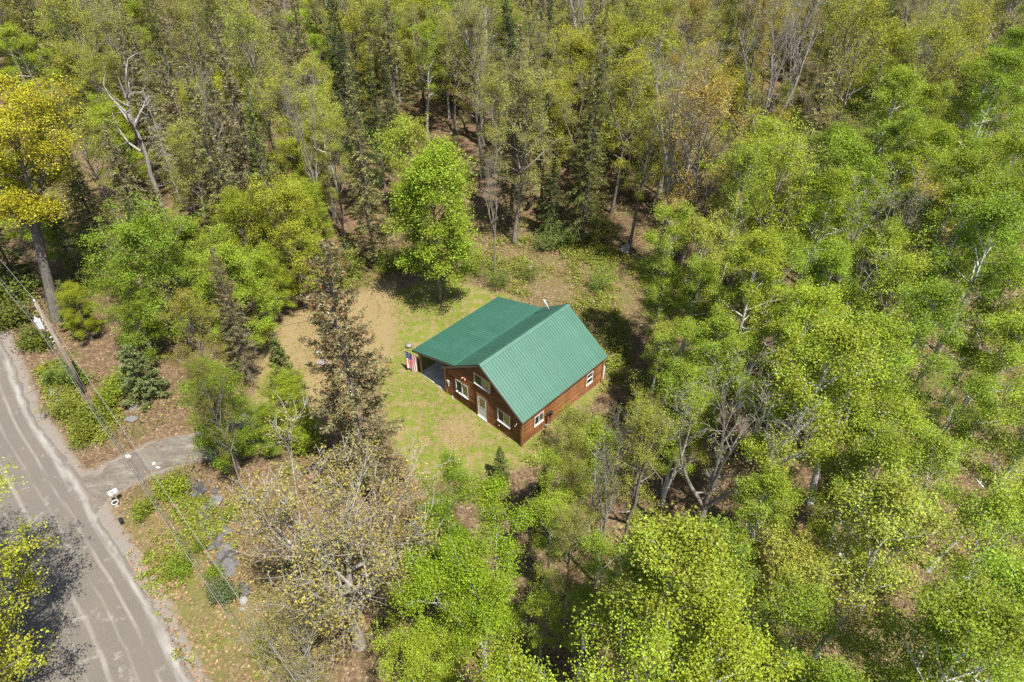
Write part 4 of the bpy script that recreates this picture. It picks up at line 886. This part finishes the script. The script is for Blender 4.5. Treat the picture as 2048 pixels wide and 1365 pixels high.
    P('budding', at(1140, 1130), 8.5, .6, C_['ygreen'], 'slender grey half-leafed tree in front of the cabin wall', var=1)
    P('snag', at(1237, 1155), 11.5, .95, label='stout dead tree with broken limb right of the cabin', rz=.4, var=1, bark=(.24, .195, .16))
    P('snag', at(1210, 1000), 5, .6, label='short broken grey stub left of the stout dead tree', rz=1.4, var=1, bark=(.24, .2, .17))
    P('budding', at(1255, 985), 8, .8, (.25, .27, .03), 'yellow budding tree just right of the cabin behind the stout dead tree', var=3)
    P('sapling', at(1130, 905), 4.3, 1.0, (.26, .27, .035), 'yellow budding sapling reaching over the roof edge', var=0)
    P('sapling', at(1165, 905), 3.6, 1.1, (.24, .26, .03), 'thin budding sapling beside the cabin side wall', var=1)
    P('lush', at(880, 603), 12.6, .98, (.275, .365, .03), 'bright lime maple on twin trunks casting shade on the lawn', var=2)
    P('bare', at(990, 548), 11, .5, C_['ygreen'], 'twin slender bare stems standing behind the lime maple', var=1)
    P('spruce', at(752, 535), 19, .85, C_['sp_olive'], 'tall dark trunked spruce behind the dry grass', var=1)
    P('bare', at(655, 505), 16, .5, C_['olive'], 'tall pale bare trunk behind the yellow green maples', var=0)
    P('budding', at(1258, 492), 13, 1.0, C_['ygreen'], 'yellow green tree on the dark leaning trunk by the satellite dish', var=0, lean=(0, R(5)))
    P('spruce', at(1165, 450), 16, 1.2, C_['sp_olive'], 'large olive spruce behind the clearing', var=0)
    P('spruce', at(1100, 470), 9, 1.4, C_['sp_dark'], 'dark low spruce in shade behind the clearing', var=3)
    P('maple', top_at(1285, 90, 14), 14, 1.0, (.27, .29, .03), 'wide yellow green crown above the clearing', var=0)
    P('maple', top_at(1340, 190, 12), 12, .9, (.25, .27, .03), 'yellow green crown right of the wide one above the clearing', var=3)
    P('wispy', top_at(1400, 210, 13), 13, 1.05, C_['pink'], 'pinkish tan budding tree above the aspens', var=0)
    P('wispy', top_at(1440, 300, 11), 11, .9, C_['tan'], 'tan budding tree below the pinkish one', var=1)
    P('aspen', top_at(1535, 245, 13), 13, .9, C_['aspen'], 'green aspen standing alone among tan budding trees', var=0)
    P('budding', top_at(1565, 255, 12), 12, .6, C_['gold'], 'golden budding tree tucked behind the lone green aspen', var=1)
    P('wispy', top_at(1600, 330, 11), 11, 1.0, C_['tan'], 'tan budding tree right of the lone green aspen', var=0)
    P('aspen', top_at(1795, 240, 15), 15, 1.05, C_['aspen_d'], 'dark green aspen with white trunk leaning towards the right', var=2, lean=(0, R(3)))
    P('budding', top_at(1860, 400, 12), 12, 1.1, C_['gold'], 'golden yellow budding tree right of the dark leaning aspen', var=2)
    P('budding', top_at(1830, 330, 11), 11, 1.0, C_['amber'], 'amber budding tree behind the golden one', var=3)
    P('bare', top_at(1335, -60, 17), 17, 1.0, C_['tan'], 'big leafless grey tree at the top edge above the wide crown', var=1)
    P('bare', top_at(1610, 30, 16), 16, 1.0, C_['tan'], 'leafless grey tree leaning over the top right wood', var=0)
    P('bare', top_at(1900, -60, 18), 18, .9, C_['tan'], 'thick forked bare trunk at the top edge right side', var=1)
    P('maple', top_at(1780, 90, 12), 12, 1.2, (.27, .30, .03), 'broad yellow green crown in the top right wood', var=1)
    P('aspen', top_at(2035, 60, 15), 15, 1.1, C_['aspen_d'], 'dark green aspen in the top right corner', var=3)
    P('spruce', at(185, 585), 9, 1.5, C_['sp_green'], 'dark green spruce right of the golden maple trunk', var=0)
    P('spruce', at(45, 575), 9, 1.5, C_['sp_dark'], 'dark spruce left of the golden maple trunk', var=1)
    P('maple', at(150, 540), 6, 1.2, C_['lime'], 'low lime maple behind the golden maple trunk', var=3)
    P('young_spruce', at(160, 650), 4.5, 1.3, C_['sp_green'], 'low spruce at the foot of the golden maple', var=0)
    P('maple', at(185, 680), 4.5, 1.1, (.27, .3, .02), 'low yellow green maple right of the pole top', var=1)
    P('spruce', at(200, 470), 12, 1.4, C_['sp_olive'], 'olive spruce behind the golden maple crown', var=2)
    P('spruce', at(225, 535), 13, 1.35, C_['sp_olive'], 'tall olive spruce between golden maple trunk and rounded maple', var=3)
    P('budding', at(250, 470), 13, 1.0, C_['olive'], 'olive budding tree right of the golden maple crown', var=1)
    P('maple', at(90, 500), 8, 1.2, C_['lime'], 'lime maple behind the golden maple fork', var=0)
    P('spruce', at(330, 600), 11, 1.2, C_['sp_green'], 'green spruce behind the rounded green maple', var=1)
    P('maple', at(420, 640), 8, 1.0, (.25, .3, .03), 'yellowish maple between the rounded maple and the thin spruce', var=2)
    P('maple', at(640, 520), 7, 1.0, (.27, .33, .03), 'small green maple behind the dry grass beside the pale trunk', var=3)
    P('budding', at(690, 480), 12, .9, C_['ygreen'], 'yellow green tree left of the tall dark trunked spruce', var=2)
    P('maple', at(830, 440), 9, .9, C_['ygreen'], 'yellow green maple behind the bright lime maple', var=1)
    for (k, x, y, h, w, c, v, lb) in [('thin_aspen', 1118, 915, 8.5, .9, 'aspen_y', 0, 'slim leafy aspen just below the cabin front corner'), ('budding', 1160, 890, 9.5, .6, 'ygreen', 1, 'slim yellow green tree right of the cabin front corner'), ('thin_aspen', 1205, 865, 10.5, .85, 'aspen_y', 1, 'slim aspen left of the stout dead tree'),
                                      ('budding', 1290, 850, 12, .7, 'ygreen', 2, 'slim yellow green tree right of the stout dead tree'), ('thin_aspen', 1105, 1000, 8, 1.0, 'lime', 2, 'lime aspen right of the birches below the cabin'), ('budding', 1150, 1045, 9, .7, 'olive', 0, 'olive slender tree among bare stems below the cabin'), ('thin_aspen', 1215, 1090, 9, .9, 'aspen', 0, 'green aspen at the foot of the stout dead tree'), ('young_spruce', 1130, 1010, 4, 1.2, 'sp_dark', 0, 'dark low spruce among bare stems below the cabin'),
                                      ('budding', 1085, 1180, 8, .8, 'lime', 3, 'lime budding tree right of the birch stems'), ('thin_aspen', 1180, 1200, 8, .9, 'aspen_y', 1, 'yellowish aspen at the bottom centre of the thicket')]:
        P(k, top_at(x, y, h), h, w, C_[c], lb, var=v)
    row = [(1350, 430, 13, 1.0, 'aspen_y'), (1335, 560, 8.5, 1.1, 'aspen_y'), (1325, 655, 7.5, 1.05, 'ygreen'), (1395, 530, 11, 1.0, 'aspen'), (1365, 650, 10, 1.0, 'aspen_y'), (1375, 800, 9.5, 1.0, 'aspen_y'), (1385, 740, 11, 1.0, 'aspen'), (1440, 640, 13, 1.0, 'aspen'), (1420, 450, 13, 1.0, 'ygreen')]
    hc = hl(W / 2, L / 2); row.sort(key=lambda q: math.hypot(top_at(*q[:3])[0] - hc.x, top_at(*q[:3])[1] - hc.y))
    for i, (x, y, h, w, c) in enumerate(row):
        P('thin_aspen' if i % 2 else 'aspen', top_at(x, y, h), h, w, C_[c], 'yellowish aspen bordering the clearing right of the cabin, %s nearest to the cabin' % ('first second third fourth fifth sixth seventh eighth ninth'.split()[i]), 'aspens bordering the clearing', rz=i, var=i)
heroes()

# ------------------------------------------------------------------ the rest of the wood, filled in round them
KEEP = [np.array(p, float) for p in (
    [(545, 690), (640, 600), (740, 545), (800, 490), (960, 480), (1050, 490), (1200, 500), (1275, 550), (1260, 640), (1225, 700), (1245, 770), (1190, 835), (1100, 850), (1060, 905), (990, 905), (930, 925), (850, 965), (800, 900), (790, 750), (640, 740)],
    [(0, 660), (130, 690), (240, 860), (330, 850), (380, 950), (470, 1020), (500, 1150), (560, 1250), (640, 1400), (700, 1650), (-150, 1650), (-150, 1300)],
    [(800, 290), (950, 290), (950, 480), (800, 480)], [(190, 470), (360, 470), (380, 640), (200, 680)], [(500, 900), (840, 930), (830, 1450), (480, 1600)], [(0, 200), (140, 200), (150, 450), (0, 450)], [(620, 500), (790, 500), (800, 900), (640, 900)], [(1230, 800), (1290, 800), (1270, 980), (1220, 1020)], [(800, 900), (1080, 900), (1085, 1290), (800, 1290)])]
def palette(x, y, rg):
    r = rg.random(); c = lambda *n: C_[n[int(rg.random() * len(n))]]
    edge = min(1290 + max(0, 560 - y) * 2.3, 1990) - (60 if y > 800 else 0)
    if x > edge:                                                        # aspen wood on the right
        if r < .70: return 'aspen', c('aspen', 'aspen', 'aspen_y', 'aspen_d', 'lime')
        if r < .86: return 'thin_aspen', c('aspen', 'aspen_y', 'ygreen')
        if r < .95: return 'budding', c('aspen_y', 'lime')
        return 'bare', c('ygreen')
    if y > 840 and x > 760:                                             # thicket below the cabin
        if r < .40: return 'thin_aspen', c('aspen_y', 'lime', 'aspen')
        if r < .62: return 'budding', c('aspen_y', 'olive')
        if r < .78: return 'young_spruce', c('sp_dark', 'sp_green')
        if r < .9: return 'bare', c('ygreen')
        return 'birch', c('aspen', 'lime')
    if x > 1230:                                                        # tan and yellow budding wood
        if r < .40: return 'budding', c('ygreen', 'ygreen', 'limey', 'olive', 'amber')
        if r < .58: return 'wispy', c('tan', 'ygreen', 'ygreen', 'olive')
        if r < .78: return 'maple', c('ygreen', 'limey', 'aspen_y')
        if r < .88: return 'bare', c('tan', 'ygreen')
        return 'spruce', c('sp_olive', 'sp_dark')
    if x < 620 and y < 480:
        if r < .33: return 'spruce', c('sp_olive', 'sp_brown', 'sp_green')
        if r < .58: return 'budding', c('olive', 'ygreen', 'ygreen')
        if r < .74: return 'wispy', c('olive', 'ygreen', 'tan')
        if r < .86: return 'maple', c('lime', 'limey', 'ygreen')
        return 'bare' if r > .89 else 'budding', c('olive')
    if x < 640:
        if r < .45: return 'maple', c('lime', 'limey', 'aspen')
        if r < .7: return 'spruce', c('sp_olive', 'sp_green')
        return 'budding', c('olive', 'ygreen')
    if r < .33: return 'spruce', c('sp_olive', 'sp_brown', 'sp_dark', 'sp_green')
    if r < .58: return 'budding', c('olive', 'ygreen', 'limey')
    if r < .70: return 'wispy', c('olive', 'ygreen', 'ygreen')
    if r < .80: return 'thin_aspen', c('aspen_y', 'ygreen', 'aspen')
    if r < .91: return 'maple', c('ygreen', 'lime', 'limey')
    return 'bare', c('olive')
HT = {'aspen': (12.5, 18), 'thin_aspen': (11, 15), 'budding': (12, 18), 'wispy': (10, 15), 'maple': (8, 13), 'bare': (14, 19), 'spruce': (13, 21), 'young_spruce': (3, 6), 'birch': (9, 13)}
WORD = {'aspen': 'aspen', 'thin_aspen': 'sparse aspen', 'budding': 'budding tree', 'wispy': 'wispy tree', 'maple': 'leafy maple', 'bare': 'nearly bare tree', 'spruce': 'spruce', 'young_spruce': 'young spruce', 'birch': 'birch'}
CNAME = {'aspen': 'bright green', 'aspen_d': 'dark green', 'aspen_y': 'yellowish green', 'lime': 'lime', 'limey': 'yellow green', 'gold': 'golden', 'amber': 'amber', 'ygreen': 'pale yellow green', 'olive': 'olive', 'tan': 'tan', 'pink': 'pinkish tan', 'sp_olive': 'olive', 'sp_dark': 'dark', 'sp_brown': 'olive brown', 'sp_green': 'dark green', 'pine': 'blue green'}
_o1 = 'zeroth first second third fourth fifth sixth seventh eighth ninth tenth eleventh twelfth thirteenth fourteenth fifteenth sixteenth seventeenth eighteenth nineteenth'.split()
_t1 = {2: 'twent', 3: 'thirt', 4: 'fort', 5: 'fift', 6: 'sixt', 7: 'sevent'}
def ordinal(n): return _o1[n] if n < 20 else (_t1[n // 10] + ('ieth' if n % 10 == 0 else 'y-' + _o1[n % 10]))
SKIP = set([0,1,3,7,17,18,20,24,25,27,30,31,32,34,35,38,46,47,50,58,63,64,71,72,80,83,86,87,91,92,93,94,99,101,105,108,109,110,111,115,116,120,122,126,127,129,131,132,133,136,141,143,144,147,150,151,153,156,158,159,161,162,163,164,166,169,172,176,177,178,181,182,184,187,188,195,198,199,200,202,203,210,211,213,214,219,228,230,238,239,245,246,250,251,252,253,254,255,259,260,261,264,266,267,269,271,272,274,275,276,277,281,289,301,302,305,306,307,310,312,313,315,318,322,323,326,327,328,337,338,340,341,346,348,349,350,351,352,355,356,358,360,362,367,368,371,372,374,378,381,384,385,388,390,396,399,402,403,404,406,407,408,412,414,415,422,425,426,428,429,432,433,442,444,454,456,458,459,460,464,465,466,469,470,473,476,477,480,482,484,486,487,492,497,498,501,502,503,505,506,513,517,522,524,526,528,534,540,542,546,547,554,555,568,572,575,579,582,583,584,586]); DEBUG = False
def fill():
    rg = random.Random(77); cand = []; cell = {}
    def near(x, y, d):
        for (a, b, r) in PLACED:
            if (a - x) ** 2 + (b - y) ** 2 < d * d: return True
        return False
    rows = []; tries = 0
    while tries < 34000:
        tries += 1; y = 8 + 152 * rg.random() ** .85; x = (rg.random() * 2 - 1) * (26 + y * .66)
        kind = None; q = px((x, y, 6.0))
        if not (-120 < q[0] < 2170) or q[1] > 1560: continue
        kind, col = palette(q[0], q[1], rg); h = rg.uniform(*HT[kind]); far = max(0, (y - 60) / 90)
        sp = {'aspen': 3.55, 'thin_aspen': 3.3, 'spruce': 3.7, 'young_spruce': 2.4}.get(kind, 3.9) * (.94 + .2 * far) * rg.uniform(.9, 1.2)
        if near(x, y, sp): continue
        tp = px((x, y, h))
        if tp[1] > 1420 or (tp[0] < -60) or tp[0] > 2110 or px((x, y, 0))[1] < -15: continue
        H0, r0, _ = PR[kind][0]; r = r0 * h / H0; ok = True
        for P in KEEP:
            X = []; Y = []
            for zz in (0, .3, .5, .7, .85, 1.0):
                for dx, dy in (((-.75, 0), (0, 0), (.75, 0), (0, .75)) if zz >= .3 else ((0, 0),)):
                    a = px((x + dx * r * (.4 if zz == 1 else 1), y + dy * r * (.4 if zz == 1 else 1), h * zz)); X.append(a[0]); Y.append(a[1])
            if inpoly(P, np.array(X), np.array(Y)).any(): ok = False; break
        if not ok: continue
        hc = hl(2.4, 4.4); sh = False
        for zz in (.35, .55, .75, 1.0):
            k = max(0, h * zz - 2.5) / math.tan(SUN_EL)
            k0 = h * zz / math.tan(SUN_EL); sx, sy = x - SUN_AZ.x * k0, y - SUN_AZ.y * k0
            if math.hypot(x - SUN_AZ.x * k - hc.x, y - SUN_AZ.y * k - hc.y) < 6.2 + r * .8: sh = True
            if inpoly(CLEAR, np.array([sx]), np.array([sy]))[0]: sh = True
        if sh: continue
        PLACED.append((x, y, r)); rows.append([kind, x, y, h, col, rg.uniform(0, 6.28), rg.randrange(9), rg.uniform(.85, 1.15), (rg.uniform(-.05, .05), rg.uniform(-.05, .05))])
    def region(x, y):
        if y > 840 and 760 < x <= 1290: return 'in the thicket below the cabin'
        if x > 1290 and y > 930: return 'in the bottom right wood'
        if x > 1290 and y > 480: return 'in the wood right of the cabin'
        if x > 1290: return 'in the upper right wood'
        if y < 200 and x > 640: return 'along the top edge'
        if x > 640: return 'in the wood behind the cabin'
        if y < 250: return 'in the top left wood'
        return 'in the wood left of the yard'
    inv = {v: k for k, v in C_.items()}; grp = {}
    for i, rw in enumerate(rows):
        if i in SKIP: continue
        kind, x, y, h, col = rw[:5]; q = px((x, y, h * .7)); rgn = region(*q); grp.setdefault((CNAME[inv[col]] + ' ' + WORD[kind] if kind != 'bare' else WORD[kind], rgn), []).append((q[0], i))
    lab = {}
    for (w, rgn), L_ in grp.items():
        L_.sort()
        for k, (_, i) in enumerate(L_): lab[i] = (f'{w} {rgn}, {ordinal(k + 1)} from the left' if len(L_) > 1 else f'only {w} {rgn}', rgn)
    for i, (kind, x, y, h, col, rz, var, w, ln) in enumerate(rows):
        j = rg.uniform(.85, 1.15); g = rg.uniform(.93, 1.07); c2 = (col[0] * j * g, col[1] * j, col[2] * j)
        if i in SKIP: continue
        if DEBUG: lab[i] = (lab[i][0] + f' #{i}', lab[i][1])
        plant(kind, (x, y), h, w, c2, lab[i][0], 'trees ' + lab[i][1], rz, var, ln)
    print('FILL', len(rows))
fill()

# ------------------------------------------------------------------ shrubs
def shrubs():
    rg = random.Random(4)
    for (kind, x, y, h, w, col, lb) in [('bush', 345, 985, 1.1, 1.3, (.25, .31, .025), 'bright yellow green shrub at the top of the rocky ditch'), ('bush', 470, 1035, .9, .9, (.24, .30, .025), 'yellow green shrub right of the dark rocks'), ('bush', 360, 1145, .9, 1.1, (.2, .28, .025), 'bright green shrub in the middle of the ditch bank'), ('bush', 290, 1025, .9, 1.1, (.22, .26, .03), 'olive green shrub right of the flower pot'),
                                        ('bush', 432, 1152, .8, .9, (.24, .31, .03), 'small yellow green shrub beside the big flat slab'), ('bush', 445, 1195, 1.0, 1.1, (.13, .17, .06), 'grey green shrub under the power lines'), ('bush', 400, 1100, .7, .8, (.2, .25, .03), 'low green shrub between the ditch and the cable'),
                                        ('bush', 150, 765, 1.2, 1.1, (.14, .2, .03), 'green shrub left of the pole foot, upper'), ('bush', 190, 840, 1.2, 1.3, (.2, .24, .03), 'yellowish shrub below the pole foot'), ('bush', 140, 830, 1.1, 1.2, (.2, .22, .03), 'olive shrub below the flat stones'), ('bush', 110, 765, .9, .9, (.13, .19, .035), 'dark green low shrub nearest the road by the pole'), ('bush', 215, 810, 1.1, 1.1, (.22, .27, .025), 'green shrub right of the pole foot'),
                                        ('bush', 170, 880, 1.0, 1.2, (.2, .23, .03), 'lowest olive shrub in the patch below the pole'), ('bush', 240, 780, 1.3, 1.2, (.22, .28, .025), 'green shrub below the young pine'), ('bush', 30, 650, 1.6, 1.6, (.13, .16, .025), 'dark olive shrub by the road at the left edge'), ('bush', 75, 690, 1.3, 1.5, (.14, .17, .025), 'olive shrub beneath the golden maple trunk'), ('bush', 15, 600, 2.0, 1.6, (.12, .15, .025), 'tall dark shrub behind the power lines at left edge'), ('bush', 85, 745, .5, .6, (.45, .42, .02), 'small bright yellow plant beside the road'),
                                        ('brush', 1000, 575, 1.0, 1.0, (.13, .2, .025), 'dark green shrub at the rear edge of the lawn'), ('brush', 1090, 500, 1.1, 1.2, (.15, .22, .04), 'leafy green shrub in the clearing behind the lime maple'), ('brush', 1130, 490, 1.2, 1.3, (.13, .21, .035), 'leafy green shrub in the clearing left of the satellite dish'), ('brush', 1200, 480, 1.5, 1.0, (.2, .25, .035), 'yellow green shrub just left of the satellite dish'), ('brush', 1060, 560, 1.0, 1.0, (.2, .24, .04), 'olive shrub behind the porch roof'), ('brush', 1195, 580, 1.3, .8, (.18, .3, .03), 'bright green upright shrub behind the cabin ridge'),
                                        ('brush', 1215, 665, .8, 1.3, (.2, .21, .04), 'olive brown shrub right of the roof slope, upper'), ('brush', 1235, 695, .8, 1.2, (.19, .22, .04), 'olive brown shrub right of the roof slope, lower'), ('brush', 1280, 790, 1.1, 1.3, (.22, .27, .03), 'yellow green shrub beyond the propane cylinder'), ('brush', 1150, 850, .8, 1.2, (.22, .25, .04), 'budding brush against the cabin side wall'), ('brush', 1185, 880, 1.0, 1.3, (.2, .22, .05), 'grey green brush right of the side wall'), ('brush', 1110, 905, .7, 1.2, (.2, .21, .06), 'pale brush at the cabin front corner'),
                                        ('brush', 950, 545, 1.2, 1.0, (.2, .25, .03), 'green shrub behind the lawn right of the twin trunks'), ('brush', 780, 535, 1.3, 1.1, (.2, .27, .03), 'green shrub beside the tall dark spruce trunk'), ('brush', 700, 545, 1.4, 1.2, (.2, .26, .03), 'green shrub behind the dry grass'), ('bush', 620, 900, 1.2, 1.3, (.24, .29, .03), 'yellow green shrub below the cone-laden spruce'), ('bush', 1030, 1340, 1.3, 1.4, (.2, .26, .03), 'green shrub at the bottom edge below the birch')]:
        P0 = at(x, y); plant(kind, P0, PR[kind][0][0] * h, w, col, lb, None, rg.uniform(0, 6), rg.randrange(4))
shrubs()

# ------------------------------------------------------------------ ground cover and litter that nobody could count
def cover():
    rng = np.random.default_rng(12)
    def scatter(n, poly=None, box=None, thr=-.1, sc=1.0):
        if poly is not None: lo, hi = poly.min(0), poly.max(0)
        else: lo, hi = np.array(box[0]), np.array(box[1])
        P = rng.uniform(lo, hi, (n, 2)); m = np.ones(n, bool)
        if poly is not None: m &= inpoly(poly, P[:, 0], P[:, 1])
        m &= fbm(P[:, 0], P[:, 1], sc) + rng.normal(size=n) * .18 > thr
        hx = (P[:, 0] - HOUSE_C.x) * math.cos(YAW) + (P[:, 1] - HOUSE_C.y) * math.sin(YAW); hy = -(P[:, 0] - HOUSE_C.x) * math.sin(YAW) + (P[:, 1] - HOUSE_C.y) * math.cos(YAW)
        m &= ~((hx > -3.4) & (hx < W + .15) & (hy > -.15) & (hy < L + .2))
        m &= ~inpoly(np.concatenate([ROADR, road_side(6.8)[::-1]]), P[:, 0], P[:, 1])
        return P[m]
    def plants(name, sets, label, col):
        C = []; cr = []
        for P, hgt, per, spr in sets:
            i = np.repeat(np.arange(len(P)), per); hh = rng.uniform(.5, 1.2, len(P))[i] * hgt
            c = np.concatenate([P[i] + rng.normal(size=(len(i), 2)) * spr, (hh * rng.uniform(.15, 1, len(i)))[:, None]], 1); C.append(c); cr.append(rng.random(len(P))[i])
        C = np.concatenate(C); me = leaf_mesh(name, C, .14, rng, M['leaf'], np.concatenate(cr), 1.0); o = link(name, me, color=col); tag(o, label, None, None, 'stuff'); return o
    POLE = gpoly([(70, 740), (130, 715), (230, 800), (250, 840), (210, 890), (150, 880), (95, 800)])
    plants('ground_cover', [(scatter(2600, POLE, thr=-.45, sc=4), .35, 9, .16), (scatter(6500, DITCH, thr=.32, sc=4), .25, 8, .14), (scatter(7000, CLEAR, thr=-.08, sc=4), .45, 10, .18), (scatter(2500, gpoly([(640, 560), (700, 520), (800, 500), (960, 500), (960, 560), (800, 545), (700, 590)]), thr=-.15, sc=4), .4, 9, .16), (scatter(900, gpoly([(1050, 920), (1120, 860), (1230, 740), (1290, 800), (1200, 950), (1100, 960)]), thr=-.2, sc=4), .35, 8, .16)], 'low green ground plants over the verge and the clearing', (.24, .275, .04))
    U = scatter(9000, box=((-100, 12), (100, 140)), thr=-.2, sc=3)
    U = U[~(inpoly(LAWN, U[:, 0], U[:, 1]) | inpoly(TAN, U[:, 0], U[:, 1]) | inpoly(CLEAR, U[:, 0], U[:, 1]) | inpoly(DITCH, U[:, 0], U[:, 1]) | inpoly(DRIVE, U[:, 0], U[:, 1]))]
    keep = np.array([not any(inpoly(k, np.array([px((x, y, .8))[0]]), np.array([px((x, y, .8))[1]]))[0] for k in KEEP[:2]) for x, y in U]); U = U[keep]
    i = np.repeat(np.arange(len(U)), 22); hh = rng.uniform(.4, 2.2, len(U))[i]; k = len(i); C = np.concatenate([U[i] + rng.normal(size=(k, 2)) * .42 * (.6 + .3 * hh)[:, None], (hh * rng.beta(2, 1.3, k))[:, None]], 1)
    me = leaf_mesh('undergrowth', C, .15, rng, M['leaf'], rng.random(len(U))[i], 1.0); tag(link('undergrowth', me, color=(.21, .24, .035)), 'green brushy undergrowth on the floor of the wood', None, None, 'stuff')
    # fallen leaves
    P = np.concatenate([scatter(26000, box=((-45, 10), (45, 70)), thr=-.3, sc=3), scatter(9000, CLEAR, thr=-.5, sc=4), scatter(9000, DITCH, thr=-.5, sc=4)])
    P = P[~inpoly(LAWN, P[:, 0], P[:, 1])]
    me = leaf_mesh('dead_leaves', np.concatenate([P, rng.uniform(.01, .05, (len(P), 1)) + .1 * np.clip(fbm(P[:, 0], P[:, 1]), 0, 1)[:, None]], 1), .15, rng, M['leaf'], rng.random(len(P)), 2.5)
    tag(link('dead_leaves', me, color=(.36, .23, .13)), 'fallen brown leaves on the woodland floor', None, None, 'stuff')
    # grass tufts of the lawn
    G = np.concatenate([scatter(16000, LAWN, thr=-.15, sc=4), scatter(5000, TAN, thr=.25, sc=4)]); n = len(G); a = rng.uniform(0, 6.28, n); hgt = rng.uniform(.05, .13, n); w = .012
    dx, dy = np.cos(a) * w, np.sin(a) * w; lx, ly = rng.normal(size=(2, n)) * .05
    V = np.stack([np.stack([G[:, 0] - dx, G[:, 1] - dy, np.zeros(n)], 1), np.stack([G[:, 0] + dx, G[:, 1] + dy, np.zeros(n)], 1), np.stack([G[:, 0] + lx, G[:, 1] + ly, hgt], 1)], 1).reshape(-1, 3)
    V = np.repeat(V.reshape(n, 1, 3, 3), 4, 1); V = V + np.concatenate([rng.normal(size=(n, 4, 1, 2)) * .09, np.zeros((n, 4, 1, 1))], 3); V = V.reshape(-1, 3); m = len(V) // 3
    me = mesh_np('grass', V, np.arange(3 * m).reshape(m, 3), M['leaf'], {'rnd': np.repeat(rng.random(m), 3), 'crnd': np.repeat(rng.random(m), 3)})
    tag(link('grass', me, color=(.22, .225, .06)), 'short thin grass of the lawn', None, None, 'stuff')
cover()
print('OBJ', len(bpy.data.objects), 'TRIS', sum(len(m.loops) - 2 * len(m.polygons) for m in bpy.data.meshes))
